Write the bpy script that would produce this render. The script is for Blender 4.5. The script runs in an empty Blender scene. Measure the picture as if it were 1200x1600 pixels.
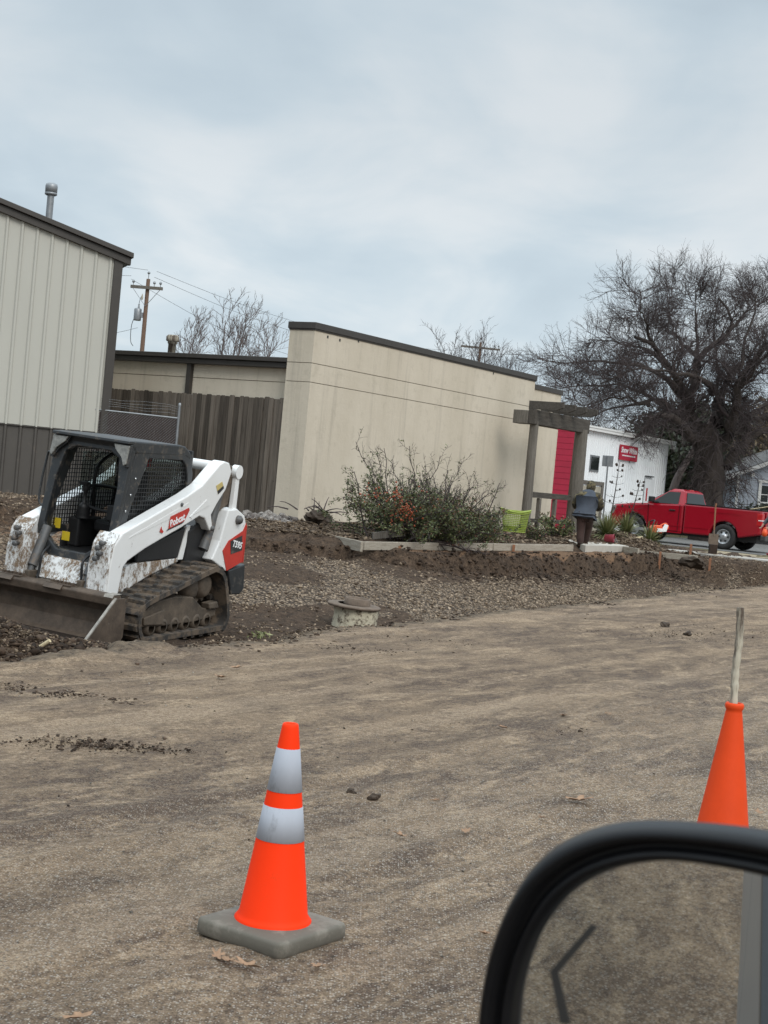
import bpy, math, random
import numpy as np
from mathutils import Vector, Matrix
C = bpy.context.scene
R = math.radians
rng = np.random.default_rng(7)
random.seed(7)

# ------------------------------------------------------------------ camera
EYE = 1.54; PITCH = R(1.26); ROLL = R(5.3); FPX = 2350.0
cam = bpy.data.cameras.new('camera'); camo = bpy.data.objects.new('camera', cam)
C.collection.objects.link(camo); C.camera = camo
cam.sensor_fit = 'HORIZONTAL'; cam.sensor_width = 36.0; cam.lens = 36.0 * FPX / 1200.0
cam.clip_start = 0.05; cam.clip_end = 3000
F_ = Vector((0, math.cos(PITCH), -math.sin(PITCH))); U_ = Vector((0, math.sin(PITCH), math.cos(PITCH))); X_ = Vector((1, 0, 0))
IX = X_ * math.cos(ROLL) + U_ * math.sin(ROLL); IY = U_ * math.cos(ROLL) - X_ * math.sin(ROLL)
camo.matrix_world = Matrix(((IX.x, IY.x, -F_.x, 0), (IX.y, IY.y, -F_.y, 0), (IX.z, IY.z, -F_.z, EYE), (0, 0, 0, 1)))
cam.dof.use_dof = True; cam.dof.focus_distance = 11.0; cam.dof.aperture_fstop = 24.0

# ------------------------------------------------------------------ world, sun, exposure
W = bpy.data.worlds.new('World'); C.world = W; W.use_nodes = True
nt = W.node_tree; nt.nodes.clear(); N = nt.nodes.new; LK = nt.links.new
SUN_EL, SUN_AZ = R(40), R(152)
sky = N('ShaderNodeTexSky'); sky.sky_type = 'NISHITA'; sky.sun_disc = False
sky.sun_elevation = SUN_EL; sky.sun_rotation = SUN_AZ; sky.air_density = 1.0; sky.dust_density = 3.0
tc = N('ShaderNodeTexCoord'); sep = N('ShaderNodeSeparateXYZ'); LK(tc.outputs['Generated'], sep.inputs[0])
def wmath(op, a, b=None):
    m = N('ShaderNodeMath'); m.operation = op
    for k, v in enumerate((a, b)):
        if v is None: continue
        if isinstance(v, (int, float)): m.inputs[k].default_value = v
        else: LK(v, m.inputs[k])
    return m.outputs[0]
zc = wmath('ADD', wmath('MAXIMUM', sep.outputs[2], 0.0), 0.24)
comb = N('ShaderNodeCombineXYZ'); LK(wmath('DIVIDE', sep.outputs[0], zc), comb.inputs[0]); LK(wmath('DIVIDE', sep.outputs[1], zc), comb.inputs[1])
def wnoise(scale, detail, rough, dist, off):
    mp = N('ShaderNodeMapping'); LK(comb.outputs[0], mp.inputs[0]); mp.inputs['Location'].default_value = off
    mp.inputs['Scale'].default_value = (1.0, 0.8, 1.0); mp.inputs['Rotation'].default_value = (0, 0, R(-12))
    n = N('ShaderNodeTexNoise'); LK(mp.outputs[0], n.inputs['Vector']); n.inputs['Scale'].default_value = scale
    n.inputs['Detail'].default_value = detail; n.inputs['Roughness'].default_value = rough; n.inputs['Distortion'].default_value = dist
    return n.outputs['Fac']
def wramp(fac, stops):
    r = N('ShaderNodeValToRGB'); LK(fac, r.inputs[0]); r.color_ramp.interpolation = 'B_SPLINE'
    el = r.color_ramp.elements
    el[0].position, el[0].color = stops[0][0], (*stops[0][1], 1); el[1].position, el[1].color = stops[-1][0], (*stops[-1][1], 1)
    for p, c in stops[1:-1]:
        e = el.new(p); e.color = (*c, 1)
    return r.outputs[0]
n1 = wnoise(0.8, 6, 0.52, 0.4, (3.4, 1.2, 0)); n2 = wnoise(2.6, 6, 0.5, 0.4, (0.4, 5.2, 0))
mixn = wmath('ADD', wmath('MULTIPLY', n1, 0.58), wmath('MULTIPLY', n2, 0.42))
cloud = wramp(mixn, [(0.42, (.61, .715, .795)), (0.475, (.665, .78, .862)), (0.525, (.735, .835, .90)), (0.59, (.90, .95, .98))])
# the cloud sheet is brighter towards the zenith, as under any overcast sky
mr = N('ShaderNodeMapRange'); LK(sep.outputs[2], mr.inputs[0]); mr.inputs[1].default_value = 0.37; mr.inputs[2].default_value = 0.8
mr.inputs[3].default_value = 8.5; mr.inputs[4].default_value = 26.0
mh = N('ShaderNodeMapRange'); LK(sep.outputs[2], mh.inputs[0]); mh.inputs[1].default_value = 0.06; mh.inputs[2].default_value = 0.26; mh.inputs[3].default_value = 1.14; mh.inputs[4].default_value = 1.0; mh.interpolation_type = 'SMOOTHSTEP'
vm = N('ShaderNodeVectorMath'); vm.operation = 'SCALE'; LK(cloud, vm.inputs[0]); LK(wmath('MULTIPLY', mr.outputs[0], mh.outputs[0]), vm.inputs['Scale'])
mx = N('ShaderNodeMix'); mx.data_type = 'RGBA'; mx.inputs[0].default_value = 0.9; LK(sky.outputs[0], mx.inputs[6]); LK(vm.outputs[0], mx.inputs[7])
bg = N('ShaderNodeBackground'); LK(mx.outputs[2], bg.inputs[0]); bg.inputs[1].default_value = 0.1
wo = N('ShaderNodeOutputWorld'); LK(bg.outputs[0], wo.inputs[0])
sl = bpy.data.lights.new('sun', 'SUN'); sl.energy = 1.5; sl.angle = R(30); sl.color = (1.0, 0.96, 0.9)
so = bpy.data.objects.new('sun', sl); C.collection.objects.link(so)
sd = Vector((math.sin(SUN_AZ) * math.cos(SUN_EL), math.cos(SUN_AZ) * math.cos(SUN_EL), math.sin(SUN_EL)))
so.rotation_euler = sd.to_track_quat('Z', 'Y').to_euler(); so.location = sd * 60
C.view_settings.view_transform = 'Standard'; C.view_settings.look = 'None'; C.view_settings.exposure = 0.0; C.view_settings.gamma = 1.0
C.cycles.max_bounces = 6; C.cycles.diffuse_bounces = 3; C.cycles.transparent_max_bounces = 8
C.cycles.use_denoising = True

# ------------------------------------------------------------------ helpers: coordinates
def at(u, v, d):
    """world point seen at photo pixel (u, v), d metres in front"""
    k = F_ + IX * ((u - 600) / FPX) - IY * ((v - 800) / FPX)
    return Vector((0, 0, EYE)) + k * (d / k.y)
EA = Vector((.53, .848, 0)); EN = Vector((-.848, .53, 0)); ANG = math.atan2(.848, .53)   # the street's direction and its left normal
def AT(a, t, z=0): return EA * a + EN * t + Vector((0, 0, z))
def smooth(x): x = np.clip(x, 0, 1); return x * x * (3 - 2 * x)
def vnoise(x, y, seed=0):
    xi = np.floor(x).astype(np.int64); yi = np.floor(y).astype(np.int64); fx = x - xi; fy = y - yi
    fx = fx * fx * (3 - 2 * fx); fy = fy * fy * (3 - 2 * fy)
    def h(i, j):
        n = (i * 374761393 + j * 668265263 + seed * 1442695041) & 0xffffffff
        n = ((n ^ (n >> 13)) * 1274126177) & 0xffffffff
        return ((n ^ (n >> 16)) & 0xffff) / 65535.0
    return (h(xi, yi) * (1 - fx) + h(xi + 1, yi) * fx) * (1 - fy) + (h(xi, yi + 1) * (1 - fx) + h(xi + 1, yi + 1) * fx) * fy
def fbm(x, y, seed=0, o=4):
    s = 0; a = .5
    for k in range(o): s = s + a * vnoise(x * 2 ** k, y * 2 ** k, seed + k * 17); a *= .5
    return s
def road_edge(a):
    a = np.asarray(a, float)
    return 7.85 + (a - 7.6) * .1 + (fbm(a * 1.1, a * 0 + 3, 5) - .47) * .55 + (fbm(a * 6, a * 0 + 7, 8) - .47) * .22
BA = [-30, 10, 17, 19.5, 20.6, 21.0, 21.5, 24.2, 28.4, 31.5, 34, 60]; BT = [19.5, 18.5, 17.2, 15.8, 14.0, 12.9, 12.4, 12.35, 12.55, 12.7, 12.8, 13.6]
def ground_z(x, y, rough=True):
    x = np.asarray(x, float); y = np.asarray(y, float)
    a = x * .53 + y * .848; t = -x * .848 + y * .53
    te = 7.85 + (a - 7.6) * .1; d = t - te
    d0 = .9 + 1.9 * (1 - smooth((a - 12) / 5)); z = -.27 + .43 * smooth((d - d0) / 3.2)
    tb = np.interp(a, BA, BT) + ((fbm(a * .9, t * .2, 9) - .47) * .6 if rough else 0)
    u = t - tb
    k_ = smooth(u / .24); z = z * (1 - k_) + .36 * k_ + .11 * smooth((u - 1.05) / .45) + .07 * smooth((u - 1.8) / 3)
    z = z * (1 - smooth((a - 37) / 6)) + .3 * smooth((a - 37) / 6)
    far = smooth((np.hypot(x, y) - 90) / 60); z = z * (1 - far) + .3 * far
    z = np.where(d < -.05, -.33, z)
    z = np.where(t < -13, 0.0, z)
    # heap of soil and mulch shoved up at the left of the machine's bucket, a low heap by the path, soil hump in front of the wood fence
    z = z + .3 * np.exp(-((x + 3.35) ** 2 / .35 + (y - 12.9) ** 2 / .45)) + .16 * np.exp(-((x + 2.25) ** 2 / .35 + (y - 12.85) ** 2 / .16))
    z = z - .12 * np.exp(-((x - .55) ** 2 / .35 + (y - 18.5) ** 2 / .5)); zr = smooth((a - 33.3) / 1.2); zr = zr * smooth((d - .05) / .5) * (1 - smooth((t - 13) / 1.2)); z = z * (1 - zr) + (np.maximum(z, .40) * (1 - smooth((a - 37) / 6)) + .3 * smooth((a - 37) / 6)) * zr
    z = z + .28 * np.exp(-((x - 5.9) ** 2 / .8 + (y - 37.9) ** 2 / 1.4)) + .25 * np.exp(-((x + 5.3) ** 2 / 3 + (y - 24.5) ** 2 / 4))
    if rough:
        bank = np.exp(-((u - .05) / .28) ** 2)
        z = z + np.where((d > 0) & (a < 44), (fbm(x * 3, y * 3, 3) - .47) * (.07 + .45 * bank) + (fbm(x * 12, y * 12, 4) - .47) * .05, 0)
    return z
def gz(x, y): return float(ground_z(np.array([x]), np.array([y]), False)[0])

# ------------------------------------------------------------------ helpers: materials
def _sock(n, name): return n.inputs[name]
class Mat:
    def __init__(s, name):
        s.m = bpy.data.materials.new(name); s.m.use_nodes = True; s.t = s.m.node_tree; s.b = s.t.nodes['Principled BSDF']
        s.tc = s.t.nodes.new('ShaderNodeTexCoord').outputs['Object']
    def n(s, k): return s.t.nodes.new(k)
    def l(s, a, b): s.t.links.new(a, b)
    def mapping(s, scale=(1, 1, 1), rot=(0, 0, 0)):
        m = s.n('ShaderNodeMapping'); s.l(s.tc, m.inputs[0]); m.inputs['Scale'].default_value = scale; m.inputs['Rotation'].default_value = rot; return m.outputs[0]
    def noise(s, scale, detail=5, rough=.6, vec=None, dist=0):
        n = s.n('ShaderNodeTexNoise'); s.l(vec or s.tc, n.inputs['Vector']); n.inputs['Scale'].default_value = scale
        n.inputs['Detail'].default_value = detail; n.inputs['Roughness'].default_value = rough; n.inputs['Distortion'].default_value = dist; return n.outputs['Fac']
    def voronoi(s, scale, vec=None, out='Distance', feature='F1'):
        n = s.n('ShaderNodeTexVoronoi'); n.feature = feature; s.l(vec or s.tc, n.inputs['Vector']); n.inputs['Scale'].default_value = scale; return n.outputs[out]
    def ramp(s, fac, lo, hi, c0=(0, 0, 0), c1=(1, 1, 1)):
        r = s.n('ShaderNodeValToRGB'); s.l(fac, r.inputs[0]); e = r.color_ramp.elements
        e[0].position = lo; e[1].position = hi; e[0].color = (*c0, 1); e[1].color = (*c1, 1); return r.outputs[0]
    def mix(s, f, a, b, mode='MIX'):
        m = s.n('ShaderNodeMix'); m.data_type = 'RGBA'; m.blend_type = mode
        for k, v in ((0, f), (6, a), (7, b)):
            if isinstance(v, (int, float)): m.inputs[k].default_value = v
            elif isinstance(v, tuple): m.inputs[k].default_value = (*v, 1)
            else: s.l(v, m.inputs[k])
        return m.outputs[2]
    def math(s, op, a, b=0.0):
        m = s.n('ShaderNodeMath'); m.operation = op
        for k, v in enumerate((a, b)):
            if isinstance(v, (int, float)): m.inputs[k].default_value = v
            else: s.l(v, m.inputs[k])
        return m.outputs[0]
    def attr(s, name):
        n = s.n('ShaderNodeAttribute'); n.attribute_name = name; return n
    def bump(s, h, strength=.4, dist=.02, prev=None):
        b = s.n('ShaderNodeBump'); s.l(h, b.inputs['Height']); b.inputs['Strength'].default_value = strength; b.inputs['Distance'].default_value = dist
        if prev: s.l(prev, b.inputs['Normal'])
        return b.outputs[0]
    def out(s, col=None, rough=None, normal=None, metal=None, spec=None):
        b = s.b
        if col is not None:
            if isinstance(col, tuple): b.inputs['Base Color'].default_value = (*col, 1)
            else: s.l(col, b.inputs['Base Color'])
        if rough is not None:
            if isinstance(rough, (int, float)): b.inputs['Roughness'].default_value = rough
            else: s.l(rough, b.inputs['Roughness'])
        if normal is not None: s.l(normal, b.inputs['Normal'])
        if metal is not None: b.inputs['Metallic'].default_value = metal
        if spec is not None: b.inputs['Specular IOR Level'].default_value = spec
        return s.m
def simple(name, c, rough=.6, var=.25, scale=6, bump=.15, metal=0, c2=None, stretch=(1, 1, 1), bscale=40, spec=None, dirt=None):
    """colour with a soft mottle, fine bump and an optional layer of dirt (colour, coverage, scale)"""
    m = Mat(name); v = m.mapping(stretch)
    n = m.noise(scale, 6, .65, v)
    c2 = c2 or tuple(x * (1 - var) for x in c)
    col = m.mix(m.ramp(n, .32, .68), c2, c)
    rg = rough
    if dirt:
        f = m.ramp(m.noise(dirt[2], 7, .72, v), 1 - dirt[1] - .06, 1 - dirt[1] + .06)
        col = m.mix(f, col, dirt[0]); rg = m.mix(f, (rough,) * 3, (.9,) * 3)
    return m.out(col, rg, m.bump(m.noise(bscale, 4, .6, v), bump, .01), metal, spec)

# ------------------------------------------------------------------ helpers: meshes
def finish(me, name, mats, parent=None, bevel=0, tagged=None):
    o = bpy.data.objects.new(name, me); C.collection.objects.link(o)
    for m in (mats if isinstance(mats, (list, tuple)) else [mats]): me.materials.append(m)
    if parent: o.parent = parent
    if bevel:
        b = o.modifiers.new('bevel', 'BEVEL'); b.width = bevel; b.segments = 2; b.limit_method = 'ANGLE'; b.angle_limit = R(35)
    return o
def np_mesh(name, V, Q, mats, parent=None, smooth_=False, attrs=None, mi=None):
    """numpy mesh: V (n,3), Q (m,k)"""
    V = np.ascontiguousarray(V, np.float32); Q = np.ascontiguousarray(Q, np.int32); me = bpy.data.meshes.new(name); k = Q.shape[1]
    me.vertices.add(len(V)); me.vertices.foreach_set('co', V.ravel()); me.loops.add(Q.size); me.loops.foreach_set('vertex_index', Q.ravel())
    me.polygons.add(len(Q)); me.polygons.foreach_set('loop_start', np.arange(0, Q.size, k, dtype=np.int32))
    try: me.polygons.foreach_set('loop_total', np.full(len(Q), k, np.int32))
    except Exception: pass
    if smooth_: me.polygons.foreach_set('use_smooth', np.ones(len(Q), bool))
    if mi is not None: me.polygons.foreach_set('material_index', np.asarray(mi, np.int32))
    me.update(calc_edges=True)
    for an, (dom, arr) in (attrs or {}).items():
        a = me.attributes.new(an, 'FLOAT_COLOR', dom); a.data.foreach_set('color', np.ascontiguousarray(arr, np.float32).ravel())
    return finish(me, name, mats, parent)
class MB:
    def __init__(s): s.v = []; s.f = []; s.m = []; s.s = []
    def add(s, vs, fs, m=0, sm=False):
        o = len(s.v); s.v += [tuple(v) for v in vs]; s.f += [tuple(i + o for i in f) for f in fs]; s.m += [m] * len(fs); s.s += [sm] * len(fs); return s
    def box(s, x0, x1, y0, y1, z0, z1, m=0, M=None):
        vs = [Vector((x, y, z)) for z in (z0, z1) for y in (y0, y1) for x in (x0, x1)]
        if M: vs = [M @ v for v in vs]
        return s.add(vs, [(0, 2, 3, 1), (4, 5, 7, 6), (0, 1, 5, 4), (2, 6, 7, 3), (0, 4, 6, 2), (1, 3, 7, 5)], m)
    def bar(s, p, q, w, h=None, m=0, up=(0, 0, 1)):
        """rectangular bar from p to q"""
        p = Vector(p); q = Vector(q); h = h or w; d = (q - p).normalized(); u = Vector(up)
        if abs(d.dot(u)) > .98: u = Vector((1, 0, 0))
        x = d.cross(u).normalized(); y = x.cross(d)
        vs = [c + x * (a * w / 2) + y * (b * h / 2) for c in (p, q) for a, b in ((-1, -1), (1, -1), (1, 1), (-1, 1))]
        return s.add(vs, [(3, 2, 1, 0), (4, 5, 6, 7), (0, 1, 5, 4), (1, 2, 6, 5), (2, 3, 7, 6), (3, 0, 4, 7)], m)
    def prism(s, poly, y0, y1, m=0, f=None, sm=False):
        """polygon of (x, z) pushed from y0 to y1"""
        f = f or (lambda p, h: (p[0], h, p[1])); n = len(poly)
        ar = sum(poly[i][0] * poly[(i + 1) % n][1] - poly[(i + 1) % n][0] * poly[i][1] for i in range(n))
        if ar < 0: poly = poly[::-1]
        vs = [f(p, y0) for p in poly] + [f(p, y1) for p in poly]
        s.add(vs, [tuple(range(n)), tuple(range(2 * n - 1, n - 1, -1))], m)
        o = len(s.v) - 2 * n
        fs = [(o + i, o + n + i, o + n + (i + 1) % n, o + (i + 1) % n) for i in range(n)]
        s.f += fs; s.m += [m] * n; s.s += [sm] * n; return s
    def ring(s, outer, inner, y0, y1, m=0, f=None):
        """frame between two loops with the same number of points"""
        f = f or (lambda p, h: (p[0], h, p[1])); n = len(outer)
        vs = [f(p, h) for h in (y0, y1) for L in (outer, inner) for p in L]; fs = []
        for i in range(n):
            j = (i + 1) % n
            fs += [(i, j, n + j, n + i), (2 * n + i, 3 * n + i, 3 * n + j, 2 * n + j), (i, 2 * n + i, 2 * n + j, j), (n + i, n + j, 3 * n + j, 3 * n + i)]
        return s.add(vs, fs, m)
    def tube(s, pts, r, n=8, m=0, caps=True, sm=True):
        pts = [Vector(p) for p in pts]; rs = list(r) if isinstance(r, (list, tuple)) else [r] * len(pts); vs = []; u = None
        for i, p in enumerate(pts):
            d = (pts[min(i + 1, len(pts) - 1)] - pts[max(i - 1, 0)]).normalized()
            if u is None: u = d.orthogonal().normalized()
            u = (u - d * u.dot(d)); u = u.normalized() if u.length > 1e-6 else d.orthogonal().normalized(); w = d.cross(u)
            vs += [p + (u * math.cos(2 * math.pi * k / n) + w * math.sin(2 * math.pi * k / n)) * rs[i] for k in range(n)]
        fs = [(i * n + k, i * n + (k + 1) % n, (i + 1) * n + (k + 1) % n, (i + 1) * n + k) for i in range(len(pts) - 1) for k in range(n)]
        s.add(vs, fs, m, sm)
        if caps: s.add(vs[:n], [tuple(range(n - 1, -1, -1))], m); s.add(vs[-n:], [tuple(range(n))], m)
        return s
    def lathe(s, prof, n=24, o=(0, 0, 0), m=0, axis='z', sm=True):
        vs = []
        for r, h in prof:
            for k in range(n):
                c, q = r * math.cos(2 * math.pi * k / n), r * math.sin(2 * math.pi * k / n)
                vs.append((o[0] + c, o[1] + q, o[2] + h) if axis == 'z' else (o[0] + c, o[1] + h, o[2] + q) if axis == 'y' else (o[0] + h, o[1] + c, o[2] + q))
        fs = [(i * n + k, i * n + (k + 1) % n, (i + 1) * n + (k + 1) % n, (i + 1) * n + k) for i in range(len(prof) - 1) for k in range(n)]
        return s.add(vs, fs, m, sm)
    def build(s, name, mats, parent=None, bevel=0, M=None):
        me = bpy.data.meshes.new(name); me.from_pydata([tuple(M @ Vector(v)) for v in s.v] if M else s.v, [], s.f)
        me.polygons.foreach_set('material_index', s.m); me.polygons.foreach_set('use_smooth', s.s)
        bm = __import__('bmesh').new(); bm.from_mesh(me); __import__('bmesh').ops.recalc_face_normals(bm, faces=bm.faces); bm.to_mesh(me); bm.free()
        me.update(); return finish(me, name, mats, parent, bevel)
def tag(o, label=None, cat=None, group=None, kind=None):
    for k, v in (('label', label), ('category', cat), ('group', group), ('kind', kind)):
        if v: o[k] = v
    return o
def thing(name, label, cat, loc=(0, 0, 0), rz=0, group=None, M=None):
    o = bpy.data.objects.new(name, None); C.collection.objects.link(o); o.empty_display_size = .2
    if M is not None: o.matrix_world = M
    else: o.location = loc; o.rotation_euler = (0, 0, rz)
    return tag(o, label, cat, group)
def text(name, body, size, mat, parent, M, extrude=.0015, shear=0, bold=0, align='CENTER'):
    cu = bpy.data.curves.new(name, 'FONT'); cu.body = body; cu.size = size; cu.extrude = extrude; cu.shear = shear; cu.offset = bold; cu.align_x = align; cu.align_y = 'CENTER'
    tmp = bpy.data.objects.new('tmp', cu); C.collection.objects.link(tmp)
    dg = bpy.context.evaluated_depsgraph_get(); dg.update(); me = bpy.data.meshes.new_from_object(tmp.evaluated_get(dg)); bpy.data.objects.remove(tmp)
    me.transform(M); o = finish(me, name, mat, parent); return o
def dup(root, loc=None, rz=None, label=None):
    r = root.copy(); C.collection.objects.link(r)
    if loc is not None: r.location = loc
    if rz is not None: r.rotation_euler = (0, 0, rz)
    if label: r['label'] = label
    for ch in root.children:
        c = ch.copy(); C.collection.objects.link(c); c.parent = r
        for g in ch.children:
            d = g.copy(); C.collection.objects.link(d); d.parent = c
    return r
def catmull(pts, per=5, closed=True):
    P = [Vector(p) for p in pts]; n = len(P); out = []
    for i in range(n if closed else n - 1):
        a, b, c, d = (P[(i + k) % n] if closed else P[min(max(i + k, 0), n - 1)] for k in (-1, 0, 1, 2))
        for j in range(per):
            t = j / per; out.append(.5 * ((2 * b) + (c - a) * t + (2 * a - 5 * b + 4 * c - d) * t * t + (3 * b - a - 3 * c + d) * t ** 3))
    if not closed: out.append(P[-1])
    return out

# ---- batches of tubes, leaves and stones
def tubes(P, Rr, ns=3):
    P = np.asarray(P, float); Rr = np.asarray(Rr, float); n, k, _ = P.shape
    T = np.gradient(P, axis=1); T /= np.linalg.norm(T, axis=2, keepdims=True) + 1e-9
    ref = np.where(np.abs(T[..., 2:3]) > .9, np.array([1., 0, 0]), np.array([0, 0, 1.])); U = np.cross(T, ref); U /= np.linalg.norm(U, axis=2, keepdims=True) + 1e-9; Wd = np.cross(T, U)
    an = np.arange(ns) * 2 * np.pi / ns
    V = P[:, :, None, :] + Rr[:, :, None, None] * (U[:, :, None, :] * np.cos(an)[None, None, :, None] + Wd[:, :, None, :] * np.sin(an)[None, None, :, None])
    idx = np.arange(n * k * ns).reshape(n, k, ns); a = idx[:, :-1, :]; b = idx[:, 1:, :]
    Q = np.stack([a, np.roll(a, -1, 2), np.roll(b, -1, 2), b], -1).reshape(-1, 4)
    return V.reshape(-1, 3), Q
def join(parts):
    V = []; Q = []; o = 0
    for v, q in parts: V.append(v); Q.append(q + o); o += len(v)
    return np.concatenate(V), np.concatenate(Q)
def grow(P, Rr, m, lo, hi, ang=(30, 65), rr=.55, up=.15, k=5, s0=.15, wob=.25, tip=.35, rmin=.004, g=None):
    g = g or rng; n, K, _ = P.shape; idx = np.repeat(np.arange(n), m); Nn = len(idx)
    s = (s0 + (1 - s0) * (np.tile((np.arange(m) + .5) / m, n) + g.uniform(-.4, .4, Nn) / m)) * (K - 1); s = np.clip(s, 0, K - 1.001)
    i0 = s.astype(int); f = (s - i0)[:, None]; p = P[idx, i0] * (1 - f) + P[idx, i0 + 1] * f; r = Rr[idx, i0] * (1 - f[:, 0]) + Rr[idx, i0 + 1] * f[:, 0]
    T = P[idx, i0 + 1] - P[idx, i0]; T /= np.linalg.norm(T, axis=1, keepdims=True) + 1e-9
    rd = g.normal(size=(Nn, 3)); rd -= T * np.sum(rd * T, 1, keepdims=True); rd /= np.linalg.norm(rd, axis=1, keepdims=True)
    an = np.radians(g.uniform(ang[0], ang[1], Nn))[:, None]; d = T * np.cos(an) + rd * np.sin(an); d[:, 2] += up; d /= np.linalg.norm(d, axis=1, keepdims=True)
    L = g.uniform(lo, hi, Nn) * (1 - .35 * s / (K - 1)); out = [p]; st = (L / (k - 1))[:, None]
    for j in range(k - 1):
        d = d + g.normal(size=(Nn, 3)) * wob; d[:, 2] += up * .35; d /= np.linalg.norm(d, axis=1, keepdims=True); out.append(out[-1] + d * st)
    r0 = np.maximum(r * rr, rmin)
    return np.stack(out, 1), np.maximum(r0[:, None] * np.linspace(1, tip, k)[None], rmin * .6)
def leaves(pos, size, g, flat=.0, aspect=.5):
    """one bent four-corner leaf per position"""
    n = len(pos); d = g.normal(size=(n, 3)); d[:, 2] *= (1 - flat); d /= np.linalg.norm(d, axis=1, keepdims=True)
    w = np.cross(d, g.normal(size=(n, 3))); w /= np.linalg.norm(w, axis=1, keepdims=True); s = (size * g.uniform(.6, 1.3, n))[:, None]
    V = np.stack([pos, pos + d * s * .5 + w * s * aspect * .5, pos + d * s, pos + d * s * .5 - w * s * aspect * .5], 1).reshape(-1, 3)
    return V, np.arange(4 * n).reshape(-1, 4)
OCT = np.array([[1, 0, 0], [0, 1, 0], [-1, 0, 0], [0, -1, 0], [0, 0, 1], [0, 0, -1]], float)
OQ = np.array([[0, 1, 4], [1, 2, 4], [2, 3, 4], [3, 0, 4], [1, 0, 5], [2, 1, 5], [3, 2, 5], [0, 3, 5]])
def _ico():
    p = (1 + 5 ** .5) / 2; v = [(-1, p, 0), (1, p, 0), (-1, -p, 0), (1, -p, 0), (0, -1, p), (0, 1, p), (0, -1, -p), (0, 1, -p), (p, 0, -1), (p, 0, 1), (-p, 0, -1), (-p, 0, 1)]
    f = [(0, 11, 5), (0, 5, 1), (0, 1, 7), (0, 7, 10), (0, 10, 11), (1, 5, 9), (5, 11, 4), (11, 10, 2), (10, 7, 6), (7, 1, 8), (3, 9, 4), (3, 4, 2), (3, 2, 6), (3, 6, 8), (3, 8, 9), (4, 9, 5), (2, 4, 11), (6, 2, 10), (8, 6, 7), (9, 8, 1)]
    return np.array(v) / math.hypot(1, p), np.array(f)
ICO, IF = _ico()
def stones(pos, size, g, flat=.6, fine=False, jit=.3):
    B, Fc = (ICO, IF) if fine else (OCT, OQ); n = len(pos)
    V = B[None] * (1 + g.normal(size=(n, len(B), 1)) * jit); V = V * (g.uniform(.6, 1.3, (n, 1, 3)) * np.array([1, 1, flat])); a = g.uniform(0, 6.28, n); ti = g.normal(0, .5, n)
    c, s = np.cos(a)[:, None], np.sin(a)[:, None]; x = V[..., 0] * c - V[..., 1] * s; y = V[..., 0] * s + V[..., 1] * c; z = V[..., 2]
    c, s = np.cos(ti)[:, None], np.sin(ti)[:, None]; V = np.stack([x, y * c - z * s, y * s + z * c], -1) * np.asarray(size).reshape(-1, 1, 1) + pos[:, None, :]
    return V.reshape(-1, 3), (Fc[None] + (np.arange(n) * len(B))[:, None, None]).reshape(-1, 3)
def rnd_attr(n, per, g):
    c = np.ones((n, 4)); c[:, :3] = g.uniform(0, 1, (n, 1)); return np.repeat(c, per, 0)

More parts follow.
